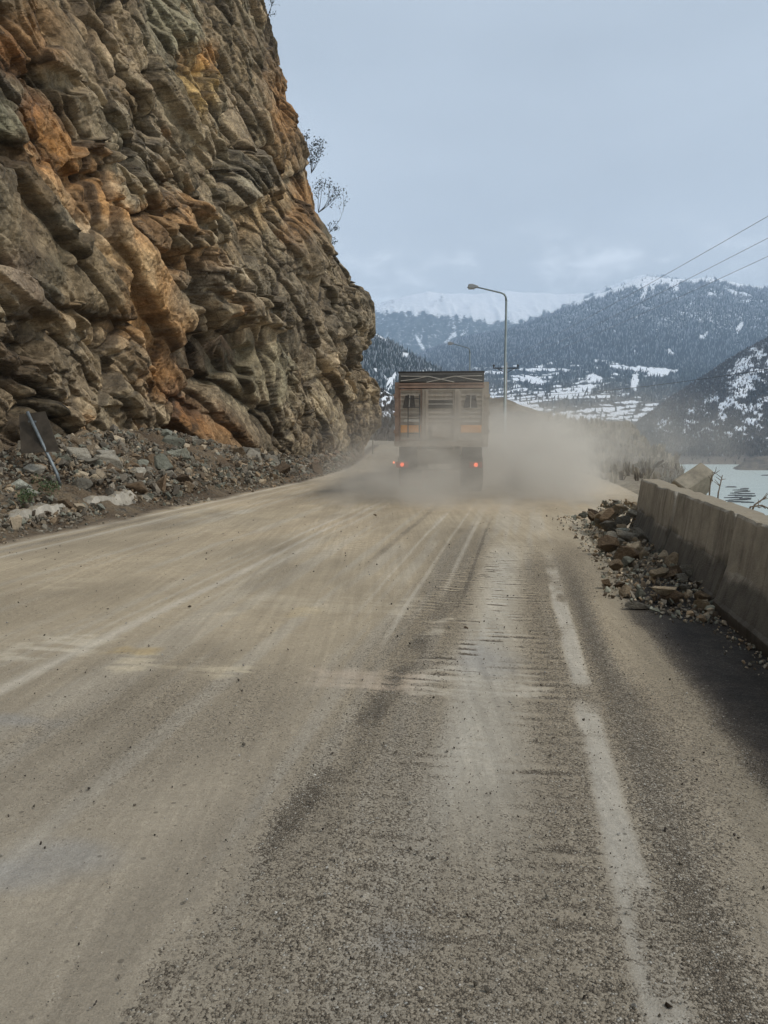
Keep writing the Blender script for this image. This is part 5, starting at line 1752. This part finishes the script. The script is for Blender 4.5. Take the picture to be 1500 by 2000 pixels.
rf = empty("driftwood_raft", lake_at(1444, 968), "raft of dark driftwood logs floating on the lake behind the barrier", "driftwood")
rr4 = np.random.default_rng(71)
for px, py, w in ((1446, 958, 28), (1450, 961, 36), (1440, 964, 26), (1458, 965, 32), (1436, 968, 30), (1452, 969, 40), (1432, 973, 34), (1456, 974, 30), (1445, 977, 44), (1440, 981, 36), (1460, 982, 24), (1454, 955, 18), (1426, 978, 24), (1462, 970, 26)):
    q = lake_at(px, py) - Vector(rf.location)
    L_ = w / FOC * lake_at(px, py).y
    a_ = rr4.uniform(-.5, .5)
    d_ = Vector((math.cos(a_), math.sin(a_), 0)) * L_ / 2
    MB().tube([q - d_ + Vector((0, 0, .1)), q + Vector((0, 0, .3)), q + d_ + Vector((0, 0, rr4.uniform(.1, .8)))], [.45, .6, .4], 6).build("log", M_LOG, rf)
for px, py, w, lab in ((1428, 952, 22, "single short dark log floating beyond the driftwood raft"), (1497, 929, 22, "dark log floating at the right edge of the lake"), (1448, 957.5, 20, "thin dark log floating just beyond the driftwood raft")):
    q = lake_at(px, py); L_ = w / FOC * q.y
    o = MB().tube([(-L_ / 2, 0, 0), (-L_ * .3, 0, .25), (L_ * .3, .4, .3), (L_ / 2, .6, .1)], [.5, .8, .8, .5] if w > 20 else [.3, .4, .4, .3], 7).build("floating_log", M_LOG, loc=q)
    tag(o, lab, "log", "single logs floating on the lake")

# ------------------------------------------------------------------ air
def build_haze():
    b = MB()
    b.box((0, 5900, 780), (15000, 12400, 1720))
    o = b.build("haze", None)
    m = bpy.data.materials.new("mountain_air"); m.use_nodes = True
    t = m.node_tree
    t.nodes.remove(t.nodes["Principled BSDF"])
    pv = t.nodes.new("ShaderNodeVolumePrincipled")
    pv.inputs["Color"].default_value = (.60, .775, 1.0, 1)
    pv.inputs["Density"].default_value = 1.25e-4
    pv.inputs["Anisotropy"].default_value = 0.0
    t.links.new(pv.outputs[0], t.nodes["Material Output"].inputs["Volume"])
    o.data.materials.append(m)
    o.display_type = 'WIRE'
    tag(o, kind="stuff")


build_haze()


def build_dust():
    """the cloud of powder the lorry throws up: soft puffs in one closed box"""
    x0, x1, y0, y1, z0, z1 = -6.0, 24.0, 13.5, 62.0, -3.0, 5.2
    b = MB()
    b.box(((x0 + x1) / 2, (y0 + y1) / 2, (z0 + z1) / 2), (x1 - x0, y1 - y0, z1 - z0))
    o = b.build("dust_cloud", None)
    m = bpy.data.materials.new("airborne_dust"); m.use_nodes = True
    k = NT.__new__(NT); k.m = m; k.t = m.node_tree; k.out = k.t.nodes["Material Output"]
    k.t.nodes.remove(k.t.nodes["Principled BSDF"])
    v = k.coord("Object")
    n = k.noise(v, .32, 5, .6, .3)
    n2_ = k.noise(v, .85, 4, .6)
    tot = None
    for cx, cy, cz, rx, ry, rz, d in DUST:
        q = k.mapping(v, (1 / rx, 1 / ry, 1 / rz), (0, 0, 0), (-cx / rx, -cy / ry, -cz / rz))
        l = k.new("VectorMath", operation='LENGTH'); k.set(l.inputs[0], q)
        r = k.math('ADD', l.outputs["Value"], k.math('MULTIPLY', k.math('SUBTRACT', n, .5), .9))
        g = k.math('MULTIPLY', k.rng(r, 1.15, .15), d)
        tot = g if tot is None else k.math('ADD', tot, g)
    n3_ = k.noise(k.mapping(v, (1, .6, 1.3)), .55, 6, .62, .8)
    dens = k.math('MULTIPLY', tot, k.math('MULTIPLY', k.rng(n2_, .3, .7, .55, 1.45, False), k.rng(n3_, .36, .62, .25, 1.6)))
    pv = k.new("VolumePrincipled")
    pv.inputs["Color"].default_value = (.985, .935, .845, 1)
    pv.inputs["Anisotropy"].default_value = 0.1
    k.set(pv.inputs["Density"], dens)
    k.t.links.new(pv.outputs[0], k.out.inputs["Volume"])
    o.data.materials.append(m)
    o.display_type = 'WIRE'
    tag(o, "pale brown dust cloud billowing behind the truck and off to its right", "dust cloud", kind="stuff")


DUST = [(1.7, 20.0, .35, 3.4, 4.2, 1.9, .42),      # under and behind the tailgate
        (4.4, 23.5, .9, 2.1, 6.0, 1.9, .52),       # the dense puff to the right
        (2.4, 22.0, .15, 4.3, 5.5, 1.0, .34),        # low skirt along the road
        (9.5, 36.0, 1.0, 7.0, 13.0, 3.2, .055),     # thin drift over the bank
        (.2, 27.0, .6, 3.2, 10.0, 2.2, .05),
        (1.9, 19.4, 1.7, 2.2, 2.0, 1.7, .12)]
build_dust()
